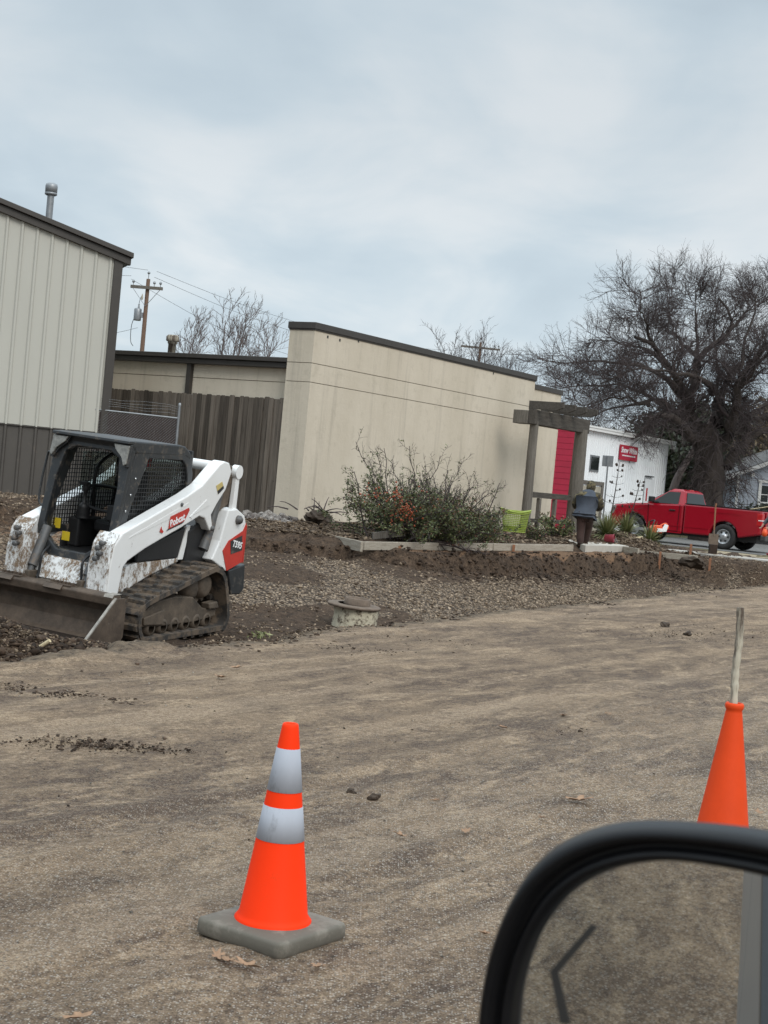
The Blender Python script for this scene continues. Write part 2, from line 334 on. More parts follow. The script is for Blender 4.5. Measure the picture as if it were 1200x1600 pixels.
# ================================================================== materials
def make_road():
    m = Mat('dusty_road'); rot = (0, 0, -ANG)
    # Object coordinates are world metres here: X is turned along the street
    mp = m.n('ShaderNodeMapping'); m.l(m.tc, mp.inputs[0]); mp.vector_type = 'TEXTURE'; mp.inputs['Rotation'].default_value = (0, 0, ANG); st = mp.outputs[0]
    def strm(sx, sy):
        q = m.n('ShaderNodeMapping'); m.l(st, q.inputs[0]); q.inputs['Scale'].default_value = (sx, sy, 1); return q.outputs[0]
    grit = m.noise(130, 3, .6)
    big = m.noise(.9, 6, .62, strm(.5, .9), .5); mid = m.noise(2.6, 9, .72, strm(.6, 1.3), .5); fine = m.noise(14, 9, .78, strm(.8, 1.2), .3)
    dust = m.math('ADD', m.math('MULTIPLY', big, .40), m.math('ADD', m.math('MULTIPLY', mid, .55), m.math('MULTIPLY', fine, .45)))
    col = m.mix(m.ramp(dust, .62, .76), (.118, .082, .058), (.250, .178, .116))
    pale = m.ramp(m.math('ADD', m.math('MULTIPLY', m.noise(3.4, 9, .78, strm(.45, 1.35), .6), .75), m.math('MULTIPLY', fine, .25)), .50, .60); col = m.mix(m.math('MULTIPLY', pale, .85), col, (.375, .275, .18))
    dk = m.ramp(m.math('ADD', m.math('MULTIPLY', m.noise(2.0, 9, .74, strm(.4, 1.1), .6), .75), m.math('MULTIPLY', fine, .25)), .515, .61); col = m.mix(m.math('MULTIPLY', dk, .72), col, (.088, .061, .044))
    tb_ = m.math('ADD', m.math('MULTIPLY', m.noise(1.6, 5, .6, strm(.06, 1.5), .0), .8), m.math('MULTIPLY', fine, .2)); col = m.mix(m.math('MULTIPLY', m.ramp(tb_, .52, .60), .55), col, (.33, .245, .168)); col = m.mix(m.math('MULTIPLY', m.ramp(tb_, .39, .49, (1, 1, 1), (0, 0, 0)), .34), col, (.085, .060, .044))
    col = m.mix(.9, col, m.ramp(m.noise(34, 7, .8), .36, .64, (.24, .24, .24), (.76, .76, .76)), 'SOFT_LIGHT'); col = m.mix(.8, col, m.ramp(grit, .33, .67, (.15, .15, .15), (.85, .85, .85)), 'SOFT_LIGHT')
    # bare aggregate: pale and dark stones sunk in the surface, thickest where traffic has swept the dust away
    sw = m.ramp(m.noise(.55, 3, .5, strm(.5, 1.0)), .33, .62); msk = m.attr('zone').outputs['Color']
    sp = m.n('ShaderNodeSeparateColor'); m.l(msk, sp.inputs[0]); bare = m.math('MULTIPLY', m.math('ADD', m.math('MULTIPLY', sw, .4), .6), sp.outputs[0])
    ej = m.math('ADD', sp.outputs[1], m.math('MULTIPLY', m.math('SUBTRACT', m.noise(4.5, 9, .75), .5), 1.3)); em = m.ramp(ej, .42, .62)
    mud = m.mix(m.ramp(fine, .38, .62), (.04, .028, .019), (.20, .148, .10)); col = m.mix(m.math('MULTIPLY', em, .9), col, mud)
    for sc, th, c, k, sel in ((46, .27, (.52, .47, .40), .85, .80), (78, .33, (.56, .51, .44), .95, .66), (120, .36, (.60, .55, .48), .95, .60)):
        vd = m.voronoi(sc); vc = m.n('ShaderNodeTexVoronoi'); m.l(m.tc, vc.inputs['Vector']); vc.inputs['Scale'].default_value = sc
        h = m.n('ShaderNodeSeparateColor'); m.l(vc.outputs['Color'], h.inputs[0])
        f = m.math('MULTIPLY', m.ramp(vd, th - .06, th + .05, (1, 1, 1), (0, 0, 0)), m.ramp(h.outputs[0], sel, sel + .08))
        col = m.mix(m.math('MULTIPLY', f, m.math('MULTIPLY', bare, k)), col, c)
        f2 = m.math('MULTIPLY', m.ramp(vd, th, th + .1, (1, 1, 1), (0, 0, 0)), m.ramp(h.outputs[1], .66, .74))
        col = m.mix(m.math('MULTIPLY', f2, m.math('MULTIPLY', bare, .7)), col, (.062, .050, .042))
    b = m.bump(m.voronoi(70), .5, .008); b = m.bump(m.noise(26, 8, .75, strm(.7, 1.2)), .9, .03, b); b = m.bump(grit, .5, .006, b)
    return m.out(col, .93, b, spec=.25)
def make_soil():
    m = Mat('excavated_soil'); z = m.attr('zone').outputs['Color']; sp = m.n('ShaderNodeSeparateColor'); m.l(z, sp.inputs[0])
    n1 = m.noise(2.2, 8, .7); n2 = m.noise(9, 8, .75); n3 = m.noise(34, 6, .7)
    mud = m.mix(m.ramp(n2, .38, .66), (.019, .012, .008), (.100, .065, .042)); mud = m.mix(m.ramp(n3, .48, .75), mud, (.135, .092, .062))
    vc = m.n('ShaderNodeTexVoronoi'); m.l(m.tc, vc.inputs['Vector']); vc.inputs['Scale'].default_value = 26; h = m.n('ShaderNodeSeparateColor'); m.l(vc.outputs['Color'], h.inputs[0])
    grav = m.mix(m.ramp(h.outputs[0], .1, .9), (.105, .073, .050), (.40, .305, .215)); grav = m.mix(m.ramp(vc.outputs['Distance'], .3, .62), grav, (.05, .037, .028))
    clay = m.mix(m.ramp(n2, .3, .7), (.075, .044, .027), (.225, .132, .075))
    jit = m.math('MULTIPLY', m.math('SUBTRACT', n1, .5), .9); jf = m.math('MULTIPLY', m.math('SUBTRACT', n2, .5), .8)
    gm = m.ramp(m.math('ADD', sp.outputs[0], m.math('ADD', jit, jf)), .38, .6); cm = m.ramp(m.math('ADD', sp.outputs[1], m.math('ADD', jf, m.math('MULTIPLY', jit, .4))), .4, .62)
    gr = m.ramp(m.math('ADD', sp.outputs[2], m.math('MULTIPLY', jit, .3)), .4, .6)
    col = m.mix(gm, mud, grav); col = m.mix(cm, col, clay)
    lawn = m.mix(m.ramp(n2, .35, .7), (.07, .065, .03), (.17, .14, .08)); col = m.mix(gr, col, lawn)
    b = m.bump(m.voronoi(26), .5, .02); b = m.bump(n2, .8, .05, b); b = m.bump(n3, .6, .02, b)
    return m.out(col, .95, b, spec=.2)
def make_stone(name, c0, c1, sat=.0):
    m = Mat(name); a = m.attr('rnd').outputs['Fac']; col = m.mix(m.ramp(a, .0, 1.), c0, c1); col = m.mix(m.ramp(m.noise(30, 4, .6), .4, .7), col, tuple(x * .6 for x in c0)); return m.out(col, .9, spec=.25)
def make_leaf(name, c0, c1, rough=.5, trans=.0):
    m = Mat(name); a = m.attr('rnd').outputs['Fac']; col = m.mix(a, c0, c1); m.out(col, rough, spec=.3); return m.m
def make_stucco():
    m = Mat('tan_stucco'); v = m.mapping((1, 1, .35)); n = m.noise(.9, 6, .6, v); col = m.mix(m.ramp(n, .35, .68), (.52, .455, .36), (.60, .53, .43))
    dr = m.mapping((1.6, 1.6, .09)); drip = m.ramp(m.noise(2.2, 8, .75, dr), .53, .68); col = m.mix(m.math('MULTIPLY', drip, .36), col, (.27, .235, .19))
    pt_ = m.ramp(m.noise(2.4, 9, .78), .54, .62); col = m.mix(m.math('MULTIPLY', pt_, .35), col, (.40, .35, .27)); sp = m.ramp(m.noise(9, 5, .75), .69, .73); col = m.mix(m.math('MULTIPLY', sp, .55), col, (.2, .17, .14))
    # mud splashed up from the bare bed, along the foot of the wall only
    s = m.n('ShaderNodeSeparateXYZ'); m.l(m.tc, s.inputs[0]); ft = m.math('MULTIPLY', m.ramp(m.math('ADD', s.outputs[2], m.math('MULTIPLY', m.noise(5, 5, .7), .5)), .3, .75, (1, 1, 1), (0, 0, 0)), .7); col = m.mix(ft, col, (.2, .13, .085))
    b = m.bump(m.noise(55, 5, .7), .5, .012); b = m.bump(m.noise(6, 4, .6), .25, .03, b); return m.out(col, .92, b, spec=.2)
def make_wood(name, c0, c1, stretch, bump=.5, scale=3.0):
    m = Mat(name); v = m.mapping(stretch); n = m.noise(scale, 8, .7, v, .4); f = m.noise(scale * 7, 6, .7, v); col = m.mix(m.ramp(n, .3, .7), c0, c1); col = m.mix(m.ramp(f, .5, .75), col, tuple(x * .45 for x in c0))
    a = m.attr('rnd').outputs['Fac']; col = m.mix(m.math('MULTIPLY', m.math('SUBTRACT', a, .5), .0), col, c0)
    return m.out(col, .88, m.bump(f, bump, .01), spec=.2)
def make_plank_fence():
    m = Mat('weathered_boards'); a = m.attr('rnd').outputs['Fac']; v = m.mapping((9, 9, .45)); n = m.noise(2.2, 8, .72, v, .5)
    col = m.mix(m.ramp(n, .28, .72), (.046, .038, .031), (.165, .142, .119)); col = m.mix(.9, col, m.ramp(a, 0, 1, (.22, .21, .2), (.8, .77, .74)), 'SOFT_LIGHT')
    s = m.n('ShaderNodeSeparateXYZ'); m.l(m.tc, s.inputs[0]); ft = m.ramp(m.math('ADD', s.outputs[2], m.math('MULTIPLY', m.noise(3, 6, .7), .6)), .45, 1.0, (1, 1, 1), (0, 0, 0)); col = m.mix(m.math('MULTIPLY', ft, .45), col, (.15, .12, .095))
    kn = m.ramp(m.voronoi(3.2, m.mapping((2.2, 2.2, 1))), .03, .07, (1, 1, 1), (0, 0, 0)); col = m.mix(kn, col, (.015, .012, .01))
    return m.out(col, .85, m.bump(n, .6, .01), spec=.25)
def make_muddy_white(name, cover, k=1.0):
    m = Mat(name); v = m.mapping((1, 1, .55)); n = m.noise(11, 10, .8, v, .5); n2 = m.noise(48, 7, .8, v)
    f = m.ramp(m.math('ADD', m.math('ADD', m.math('MULTIPLY', n, .42), m.math('MULTIPLY', n2, .34)), m.math('MULTIPLY', m.noise(3.2, 5, .65, m.mapping((1, 1, .3))), .24)), 1 - cover - .02, 1 - cover + .03); dust = m.ramp(m.noise(3, 6, .6), .4, .75)
    col = m.mix(m.math('MULTIPLY', dust, .35 * k), (.74, .74, .73), (.50, .46, .40)); col = m.mix(f, col, m.mix(n2, (.115, .075, .045), (.29, .205, .135)))
    return m.out(col, m.mix(f, (.38,) * 3, (.95,) * 3), m.bump(f, .5, .012))
def make_steel(name, c0, c1, rough=.55):
    m = Mat(name); v = m.mapping((1, 1, 1)); n = m.noise(5, 9, .75, v); col = m.mix(m.ramp(n, .3, .7), c0, c1)
    sc = m.ramp(m.noise(9, 3, .5, m.mapping((1.2, 14, 9), (0, .4, .3))), .72, .76); col = m.mix(m.math('MULTIPLY', sc, .55), col, (.3, .28, .25)); sp = m.ramp(m.noise(22, 5, .8), .69, .74); col = m.mix(sp, col, (.19, .15, .11))
    return m.out(col, m.mix(n, (rough,) * 3, (.85,) * 3), m.bump(n, .4, .01), .25)
def make_glass(name, c=(.012, .016, .015), rough=.06): return Mat(name).out(c, rough, spec=.35)
M_ = dict(
    road=make_road(), soil=make_soil(), gravel=make_stone('gravel_stones', (.075, .052, .036), (.43, .33, .235)), clod=make_stone('soil_clods', (.022, .014, .009), (.095, .062, .041)), grit=make_stone('road_grit', (.09, .075, .06), (.42, .38, .32)),
    rubble=make_stone('rubble', (.12, .1, .09), (.36, .33, .3)), chips=make_stone('mulch_chips', (.05, .033, .022), (.30, .225, .155)),
    stucco=make_stucco(), joint=simple('joint_shadow', (.24, .20, .155), .95), bronze=simple('dark_bronze_trim', (.046, .039, .033), .5, .2, 3, .05), bark=simple('bark', (.062, .048, .040), .95, .5, 8, 1.0, stretch=(1, 1, .3), bscale=22), twig=simple('twigs', (.075, .057, .055), .95, .3, 3),
    farbark=simple('pale_bark', (.16, .125, .115), .95, .3, 3), planks=make_plank_fence(), timber=make_wood('weathered_timber', (.10, .088, .074), (.20, .18, .155), (8, 8, .5)), beam=make_wood('dark_beam', (.048, .042, .036), (.115, .102, .088), (1, 8, 8)),
    board=make_wood('form_board', (.27, .23, .18), (.46, .41, .34), (1, 9, 9), .4), lumber=make_wood('new_lumber', (.50, .40, .24), (.66, .55, .36), (1, 9, 9), .3), stake=simple('stake_wood', (.30, .135, .07), .85, .35, 14),
    tanmetal=simple('tan_metal_panel', (.455, .442, .39), .5, .06, 1.2, .04, stretch=(1, 1, .3)), brownmetal=simple('brown_metal_panel', (.075, .066, .057), .5, .2, 1.0, .04, dirt=((.14, .11, .085), .32, 3)), galv=simple('galvanised_steel', (.30, .31, .32), .45, .25, 8, .1, .6), concrete=simple('concrete', (.42, .39, .35), .9, .25, 3, .4, dirt=((.22, .17, .12), .4, 2.5)), palecon=simple('pale_slab', (.5, .46, .4), .9, .2, 3, .3, dirt=((.3, .22, .15), .3, 4)),
    white=make_muddy_white('white_paint', .415, .5), mudwhite=make_muddy_white('muddy_white_paint', .495), plainwhite=simple('white_siding', (.72, .74, .75), .6, .06, 2, .05), red=simple('red_siding', (.46, .018, .052), .55, .2, 2, .1), bucketred=simple('dull_red_plastic', (.24, .02, .035), .6, .3, 8), decalred=simple('red_decal', (.52, .035, .022), .45, .2, 9, .05, dirt=((.3, .2, .14), .28, 14)),
    cab=simple('dark_grey_cab', (.024, .026, .028), .42, .3, 4, .15, dirt=((.12, .10, .08), .40, 9)), black=simple('black_plastic', (.014, .014, .015), .5, .3, 6), rubber=simple('track_rubber', (.038, .033, .029), .85, .4, 5, .4, dirt=((.115, .085, .06), .50, 7)), under=make_steel('undercarriage_steel', (.045, .036, .028), (.17, .13, .095), .6), bucket=make_steel('worn_bucket_steel', (.042, .030, .022), (.15, .11, .08), .5),
    rim_white=simple('worn_bright_edge', (.34, .31, .27), .5, .5, 20), cyl=simple('grey_cylinder', (.10, .10, .10), .5, .3, 8, .1, dirt=((.17, .13, .1), .4, 10)), chrome=simple('bright_steel', (.5, .5, .5), .25, .1, 5, 0, 1.0), yellow=simple('yellow_label', (.68, .50, .03), .5, .1), gold=simple('dull_gold_label', (.55, .43, .16), .5, .2), lens=simple('clear_lens', (.26, .255, .235), .2, .5, 22, .4), letter=simple('white_letters', (.8, .8, .8), .5, .05), tan_pad=simple('tan_pad', (.3, .21, .11), .8, .4, 8),
    cone=simple('bright_orange_vinyl', (.93, .040, .003), .6, .05, 3, .05, spec=.15, dirt=((.62, .052, .012), .33, 9)), cone_old=simple('faded_orange_vinyl', (.70, .062, .010), .6, .12, 5, .06, spec=.18, dirt=((.2, .03, .012), .22, 7)), collar=simple('silver_reflective_collar', (.42, .44, .49), .8, .12, 6, .06, .0, dirt=((.25, .26, .28), .36, 11), spec=.12, stretch=(1, 1, .4)), conebase=simple('dusty_rubber_base', (.135, .122, .098), .85, .2, 5, .2, dirt=((.19, .17, .14), .45, 8)),
    paint=simple('red_car_paint', (.31, .006, .017), .16, .08, 1, .0), tyre=simple('tyre_rubber', (.028, .026, .025), .85, .3, 10), rim=simple('silver_wheel', (.45, .45, .46), .35, .1, 4, 0, .7), glass=make_glass('dark_glass'), chromebar=simple('bumper', (.05, .05, .05), .4), lamp=simple('red_lamp', (.5, .01, .015), .15),
    skin=simple('skin', (.5, .3, .22), .6, .1), vest=simple('grey_blue_vest', (.055, .066, .088), .8, .3, 5, .3), camo=None, trousers=simple('dark_brown_trousers', (.055, .028, .022), .9, .4, 6, .3), boot=simple('tan_boot', (.34, .26, .15), .8, .3, 10), grey=simple('grey_hoodie', (.12, .125, .135), .9, .3, 5, .3), jeans=simple('blue_jeans', (.10, .17, .26), .9, .45, 6, .2), redshoe=simple('dark_red_shoe', (.28, .03, .03), .7), orange=simple('orange_plastic', (.75, .09, .02), .45, .1),
    green=simple('lime_plastic', (.27, .34, .05), .5, .1, 4, .05), grass=make_leaf('strap_leaves', (.09, .115, .04), (.28, .27, .13)), shrub=make_leaf('small_evergreen_leaves', (.035, .052, .018), (.15, .165, .068)), rust=make_leaf('rusty_leaves', (.09, .045, .025), (.19, .085, .05)), berry=simple('orange_berries', (.34, .07, .02), .4, .35, 30), ever=make_leaf('dark_conifer', (.016, .022, .012), (.05, .058, .03)), drybrown=make_leaf('dry_foliage', (.10, .075, .045), (.27, .2, .11)), leaf=simple('dry_leaf', (.36, .22, .13), .8, .4, 30, .3), leaf2=simple('pale_dry_leaf', (.46, .37, .27), .8, .3, 30, .3),
    siding=simple('blue_grey_siding', (.40, .44, .50), .7, .06, 2, .05), trim=simple('white_trim', (.74, .74, .72), .6, .08), shingle=simple('grey_shingle', (.12, .115, .11), .9, .3, 12, .4), browny=make_wood('brown_fence_boards', (.17, .105, .06), (.30, .2, .125), (6, 6, .5)), asphalt=simple('street_asphalt', (.17, .165, .155), .92, .18, 1.5, .4, bscale=60), sand=simple('tan_gravel_strip', (.33, .265, .17), .95, .35, 14, .8), iron=simple('rusty_iron', (.17, .125, .092), .85, .4, 14, .4), oldpaint=simple('flaking_concrete', (.62, .56, .42), .9, .25, 12, .6, dirt=((.10, .072, .05), .47, 11)), bone=simple('peeled_branch_pale', (.52, .47, .37), .85, .2, 30, .4, dirt=((.085, .062, .046), .50, 14), stretch=(1, 1, .10)), mud=simple('mud_lump', (.075, .053, .037), .95, .5, 9, .9), log=simple('dark_log', (.05, .03, .02), .95, .5, 9, .8), polewood=make_wood('pole_wood', (.14, .085, .06), (.23, .155, .115), (8, 8, .3)), slat=simple('brown_privacy_slats', (.045, .03, .026), .7, .3, 5), wire=simple('wire', (.05, .05, .055), .6), whitebld=simple('white_metal_cladding', (.80, .82, .83), .5, .05, 1.2, .05), tandoor=simple('weathered_tan_door', (.42, .38, .3), .8, .3, 3), rock=simple('grey_rock', (.17, .16, .135), .95, .45, 6, .7), silver=simple('silver_car_paint', (.34, .35, .36), .3, .05, metal=.4), mirror=None, lip=simple('mirror_housing', (.005, .005, .006), .35, .1, 4, .03, spec=.3), mark=simple('mirror_arrow_mark', (.03, .028, .026), .6))
def make_camo():
    m = Mat('camouflage'); a = m.ramp(m.noise(9, 3, .6), .48, .52); b = m.ramp(m.noise(14, 3, .6, m.mapping((1.3, 1, 1))), .54, .57); col = m.mix(a, (.055, .045, .025), (.13, .105, .055)); return m.out(m.mix(b, col, (.022, .018, .014)), .9)
M_['camo'] = make_camo()
mm = Mat('mirror_glass'); M_['mirror'] = mm.out((.78, .80, .80), .012, None, 1.0)

# ================================================================== ground, road, street
def make_ground():
    s = np.concatenate([np.linspace(-4, -.46, 16)[:-1], np.linspace(-.46, .46, 330), np.linspace(.46, 4, 16)[1:]])
    y = np.concatenate([np.linspace(-60, 7, 12)[:-1], 7 * (66 / 7) ** np.linspace(0, 1, 400), 66 * (1200 / 66) ** np.linspace(0, 1, 26)[1:]])
    S, Y = np.meshgrid(s, y); X = S * np.maximum(Y, 14); Z = ground_z(X, Y)
    far = np.hypot(X, Y) > 75; Z = np.where(far, np.where(Z < .1, Z * 0 + .0, Z), Z)
    n, k = X.shape; i = np.arange(n * k).reshape(n, k); Q = np.stack([i[:-1, :-1], i[:-1, 1:], i[1:, 1:], i[1:, :-1]], -1).reshape(-1, 4)
    a = X * .53 + Y * .848; t = -X * .848 + Y * .53; u = t - np.interp(a, BA, BT); d = t - road_edge(a)
    g = smooth((d - .35) / .6) * (1 - smooth((u + .7) / .6))            # gravel on the pit floor
    patch = smooth((fbm(a * .42, t * .8, 31) - .42) / .12) * (1 - .55 * smooth((a - 22) / 4) * smooth((fbm(a * .3, t * 1.4, 33) - .40) / .1)); g = g * (.25 + .75 * patch)
    g = g * (1 - .95 * np.exp(-((X - .35) ** 2 / .55 + (Y - 18.4) ** 2 / .7))) * (1 - .8 * np.exp(-((X + .75) ** 2 / .12 + (Y - 17.8) ** 2 / .5)))
    g = np.where((a < 12.5) & (t < 12.5), g * .55, g); g = np.maximum(g, .75 * smooth((u - 2.3) / 1.0) * (1 - smooth((a - 20) / 6)))
    cl = smooth((u - .2) / .15) * (1 - smooth((u - .95) / .3)) * smooth((a - 20.8) / 1.5) * (1 - smooth((a - 30.5) / 2)) * .9; cl = np.maximum(cl, .75 * np.exp(-((X + 4.3) ** 2 / 5 + (Y - 22.5) ** 2 / 4)))
    lawn = smooth((a - 38) / 4) + (t < -13)
    col = np.stack([g, cl, np.clip(lawn, 0, 1), np.ones_like(g)], -1).reshape(-1, 4)
    o = np_mesh('ground', np.stack([X, Y, Z], -1).reshape(-1, 3), Q, M_['soil'], None, True, {'zone': ('POINT', col)}); o['kind'] = 'structure'
def make_roadsheet():
    a = np.concatenate([np.linspace(-40, 0, 40)[:-1], np.linspace(0, 26, 420)[:-1], np.linspace(26, 60, 200)[:-1], np.linspace(60, 110, 20)])
    w = np.concatenate([np.linspace(-14, -3, 14)[:-1], np.linspace(-3, 5, 110)[:-1], np.linspace(5, 12, 130)]); wn = (w + 14) / 26
    A, Wn = np.meshgrid(a, wn, indexing='ij'); E_ = road_edge(A); T = -14 + Wn * (E_ + 14)
    ed = (E_ - T); Z = (fbm(A * .5, T * 1.1, 11) - .47) * .05 + (fbm(A * 3, T * 5, 12) - .47) * .016 * smooth((fbm(A * .6, T * .6, 14) - .3) / .3)
    rut = np.zeros_like(Z)
    for tc_, amp in ((4.1, .014), (5.8, .016), (6.9, .018), (2.9, .009), (1.3, .008)): q = T - tc_ - (fbm(A * .12, A * 0 + tc_, 23) - .47) * 1.2; rut += amp * (np.exp(-((np.abs(q) - .17) / .06) ** 2) - np.exp(-(q / .13) ** 2)) * smooth((fbm(A * .25, A * 0 + tc_ * 3, 25) - .35) / .2)
    Z = Z + rut + .035 * np.exp(-((ed - .35) / .25) ** 2) * fbm(A * 2, T * 2, 15) + .10 * np.exp(-((ed - .15) / .25) ** 2) * (A > 4) * (A < 9.4) * fbm(A * 4, T * 4, 19) - .03 * smooth((.08 - ed) / .08)
    X = A * .53 - T * .848; Y = A * .848 + T * .53
    # skirt down into the pit along the broken edge
    sx = np.stack([X[:, -1], X[:, -1] - .02 * .848], 1); sy = np.stack([Y[:, -1], Y[:, -1] + .02 * .53], 1); sz = np.stack([Z[:, -1] - .05, Z[:, -1] * 0 - .42], 1)
    X = np.concatenate([X, sx], 1); Y = np.concatenate([Y, sy], 1); Z = np.concatenate([Z, sz], 1); T2 = np.concatenate([T, T[:, -1:], T[:, -1:]], 1)
    n, k = X.shape; i = np.arange(n * k).reshape(n, k); Q = np.stack([i[:-1, :-1], i[1:, :-1], i[1:, 1:], i[:-1, 1:]], -1).reshape(-1, 4)
    A2 = np.concatenate([A, A[:, -1:], A[:, -1:]], 1); bare = np.clip(1.0 - smooth((T2 - 2.2) / 3.4) * .85, 0, 1) * (.35 + .65 * smooth((A2 + .3) / 1.2)); ed2 = road_edge(T2 * 0 + np.concatenate([A, A[:, -1:], A[:, -1:]], 1)) - T2; egm = np.clip(1 - ed2 / .55, 0, 1); col = np.stack([bare, egm, bare, bare * 0 + 1], -1).reshape(-1, 4)
    o = np_mesh('road', np.stack([X, Y, Z], -1).reshape(-1, 3), Q, M_['road'], None, True, {'zone': ('POINT', col)}); o['kind'] = 'structure'
make_ground(); make_roadsheet()
def sheet(name, pts, z0, z1, mat):
    o = MB().prism([(p.x, p.y) for p in pts], z0, z1, 0, lambda p, h: (p[0], p[1], h)).build(name, mat); o['kind'] = 'structure'; return o
sheet('street', [AT(44.2, 12.2), AT(62, 14), AT(62, 21.2), AT(44.2, 21.2)], .1, .318, M_['asphalt'])
sheet('gravel_strip', [AT(37.6, 11.2), AT(41.6, 11.6), AT(41.6, 14.6), AT(37.6, 15.2)], .1, .37, M_['sand'])
sheet('sidewalk', [AT(35.6, 10.9), AT(36.9, 11.0), AT(36.5, 15.2), AT(35.2, 15.2)], .1, .43, M_['concrete'])
MB().prism([(30.1, 13.58), (32.9, 13.75), (34.6, 15.2), (39.4, 17.9), (38.6, 18.2), (35.3, 17.1), (33.2, 15.7)], .2, .50, 0, lambda p, h: tuple(AT(p[0], p[1], h))).build('walkway_path', M_['palecon'])['kind'] = 'structure'

# ------------------------------------------------------------------ loose material on the ground (uncountable)
def scatter(name, n, region, size, mat, fine=False, flat=.6, lift=.25, jit=.3, seed=1, road=False):
    g = np.random.default_rng(seed); a, t = region(n, g); x = a * .53 - t * .848; y = a * .848 + t * .53
    z = (np.zeros(len(x)) if road else ground_z(x, y)); s = size[0] * (size[1] / size[0]) ** (g.uniform(0, 1, len(x)) ** 2.2)
    p = np.stack([x, y, z + s * lift], 1); V, Q = stones(p, s, g, flat, fine, jit); per = 12 if fine else 6
    o = np_mesh(name, V, Q, mat, None, False, {'rnd': ('POINT', rnd_attr(len(x), per, g))}); o['kind'] = 'stuff'; return o
def pit(n, g):
    a = 9.5 + 27 * g.uniform(0, 1, n) ** 1.0; te = 7.85 + (a - 7.6) * .1; tb = np.interp(a, BA, BT); tb = np.minimum(tb, 16.5); t = te + .12 + (tb - te - .2) * g.uniform(0, 1, n)
    k = (fbm(a * .42, t * .8, 31) + .35 * (vnoise(a * 3, t * 3, 7) - .5) > .43 + .07 * smooth((a - 22) / 4)) | (g.uniform(0, 1, n) < .16); return a[k], t[k]
scatter('gravel', 52000, pit, (.011, .034), M_['gravel'], seed=2)
def bankreg(n, g):
    a = 19.5 + 15 * g.uniform(0, 1, n); t = np.interp(a, BA, BT) + g.normal(-.02, .24, n); return a, t
scatter('soil_crumbs', 7000, bankreg, (.006, .045), M_['clod'], True, .7, .1, .3, 3)
def lip(n, g):
    a = 5 + 28 * g.uniform(0, 1, n) ** 1.2; t = 7.85 + (a - 7.6) * .1 + np.abs(g.normal(0, .35, n)) + .06; return a, t
def lip2(n, g):
    a = 4 + 30 * g.uniform(0, 1, n); t = road_edge(a) - np.abs(g.normal(0, .22, n)) - .02; return a, t
scatter('lip_gravel', 5200, lip2, (.004, .024), M_['gravel'], seed=41, road=True, lift=.3)
scatter('lip_crumbs', 2600, lip2, (.005, .026), M_['clod'], True, .5, .3, .25, 42, True)
scatter('edge_crumbs', 4200, lip, (.008, .05), M_['clod'], True, .7, .2, .22, 4)
def heap(n, g):
    x = np.concatenate([g.normal(-3.3, .5, n // 2), g.normal(-2.3, .5, n - n // 2)]); y = np.concatenate([g.normal(12.85, .45, n // 2), g.normal(12.8, .25, n - n // 2)])
    a, t = x * .53 + y * .848, -x * .848 + y * .53; k = t - (7.85 + (a - 7.6) * .1) > .08; return a[k], t[k]
scatter('mulch_heap', 7000, heap, (.006, .024), M_['chips'], True, .35, .5, .3, 5); scatter('heap_soil', 2600, heap, (.008, .04), M_['clod'], True, .7, .3, .3, 45)
def bed(n, g):
    a = g.uniform(20.5, 33, n); t = np.interp(a, BA, BT) + 1.5 + g.uniform(0, 1, n) * np.clip(17.4 - np.interp(a, BA, BT) - 1.6, .1, 9); return a, t
scatter('bed_mulch', 9000, bed, (.012, .05), M_['chips'], True, .3, .5, .3, 6)
def yuc(n, g):
    x = g.normal(5.7, .7, n); y = g.normal(37.7, 1.0, n); return x * .53 + y * .848, -x * .848 + y * .53
scatter('mound_mulch', 5000, yuc, (.015, .05), M_['chips'], True, .3, .5, .3, 8)
def foot(n, g):
    x = g.uniform(-3.3, -1.7, n); y = g.normal(29.4, .5, n); return x * .53 + y * .848, -x * .848 + y * .53
scatter('foundation_rubble', 700, foot, (.02, .10), M_['rubble'], True, .6, .4, .3, 9)
def leftyard(n, g):
    x = g.uniform(-8.5, -2.6, n); y = g.uniform(19, 31.5, n); return x * .53 + y * .848, -x * .848 + y * .53
scatter('yard_gravel', 9000, leftyard, (.015, .045), M_['gravel'], seed=10)
def onroad(n, g):
    a = .5 + 22 * g.uniform(0, 1, n) ** 1.4; t = -1.5 + (7.6 + (a - 7.6) * .1 + 1.5) * g.uniform(0, 1, n); return a, t
scatter('road_grit', 22000, onroad, (.0018, .0075), M_['grit'], seed=12, road=True, lift=.45)
def on_ground(u, v, z=0.0):
    k = F_ + IX * ((u - 600) / FPX) - IY * ((v - 800) / FPX); return Vector((0, 0, EYE)) + k * ((z - EYE) / k.z)
def smear(n, g):
    c = [(1000, 985), (1085, 990), (1060, 996), (935, 987), (985, 978), (1150, 985), (20, 1074), (60, 1078), (100, 1085), (150, 1092), (195, 1098), (225, 1168), (200, 1166), (60, 1164), (160, 1166), (110, 1158), (880, 1142), (545, 1012), (700, 1003)]
    P = np.array([tuple(on_ground(*q)) for q in c]); i = g.integers(0, len(c), n); x = P[i, 0] + g.normal(0, 1, n) * .025 * P[i, 1]; y = P[i, 1] + g.normal(0, 1, n) * .009 * P[i, 1]; return x * .53 + y * .848, -x * .848 + y * .53
scatter('mud_crumbs', 2600, smear, (.003, .014), M_['clod'], True, .3, .2, .3, 13, True)
scatter('stray_crumbs', 420, onroad, (.004, .014), M_['clod'], True, .35, .2, .3, 14, True)

# ================================================================== buildings
def in_at(a0, t0, z0=0): return Matrix.Translation(AT(a0, t0, z0)) @ Matrix.Rotation(ANG, 4, 'Z')
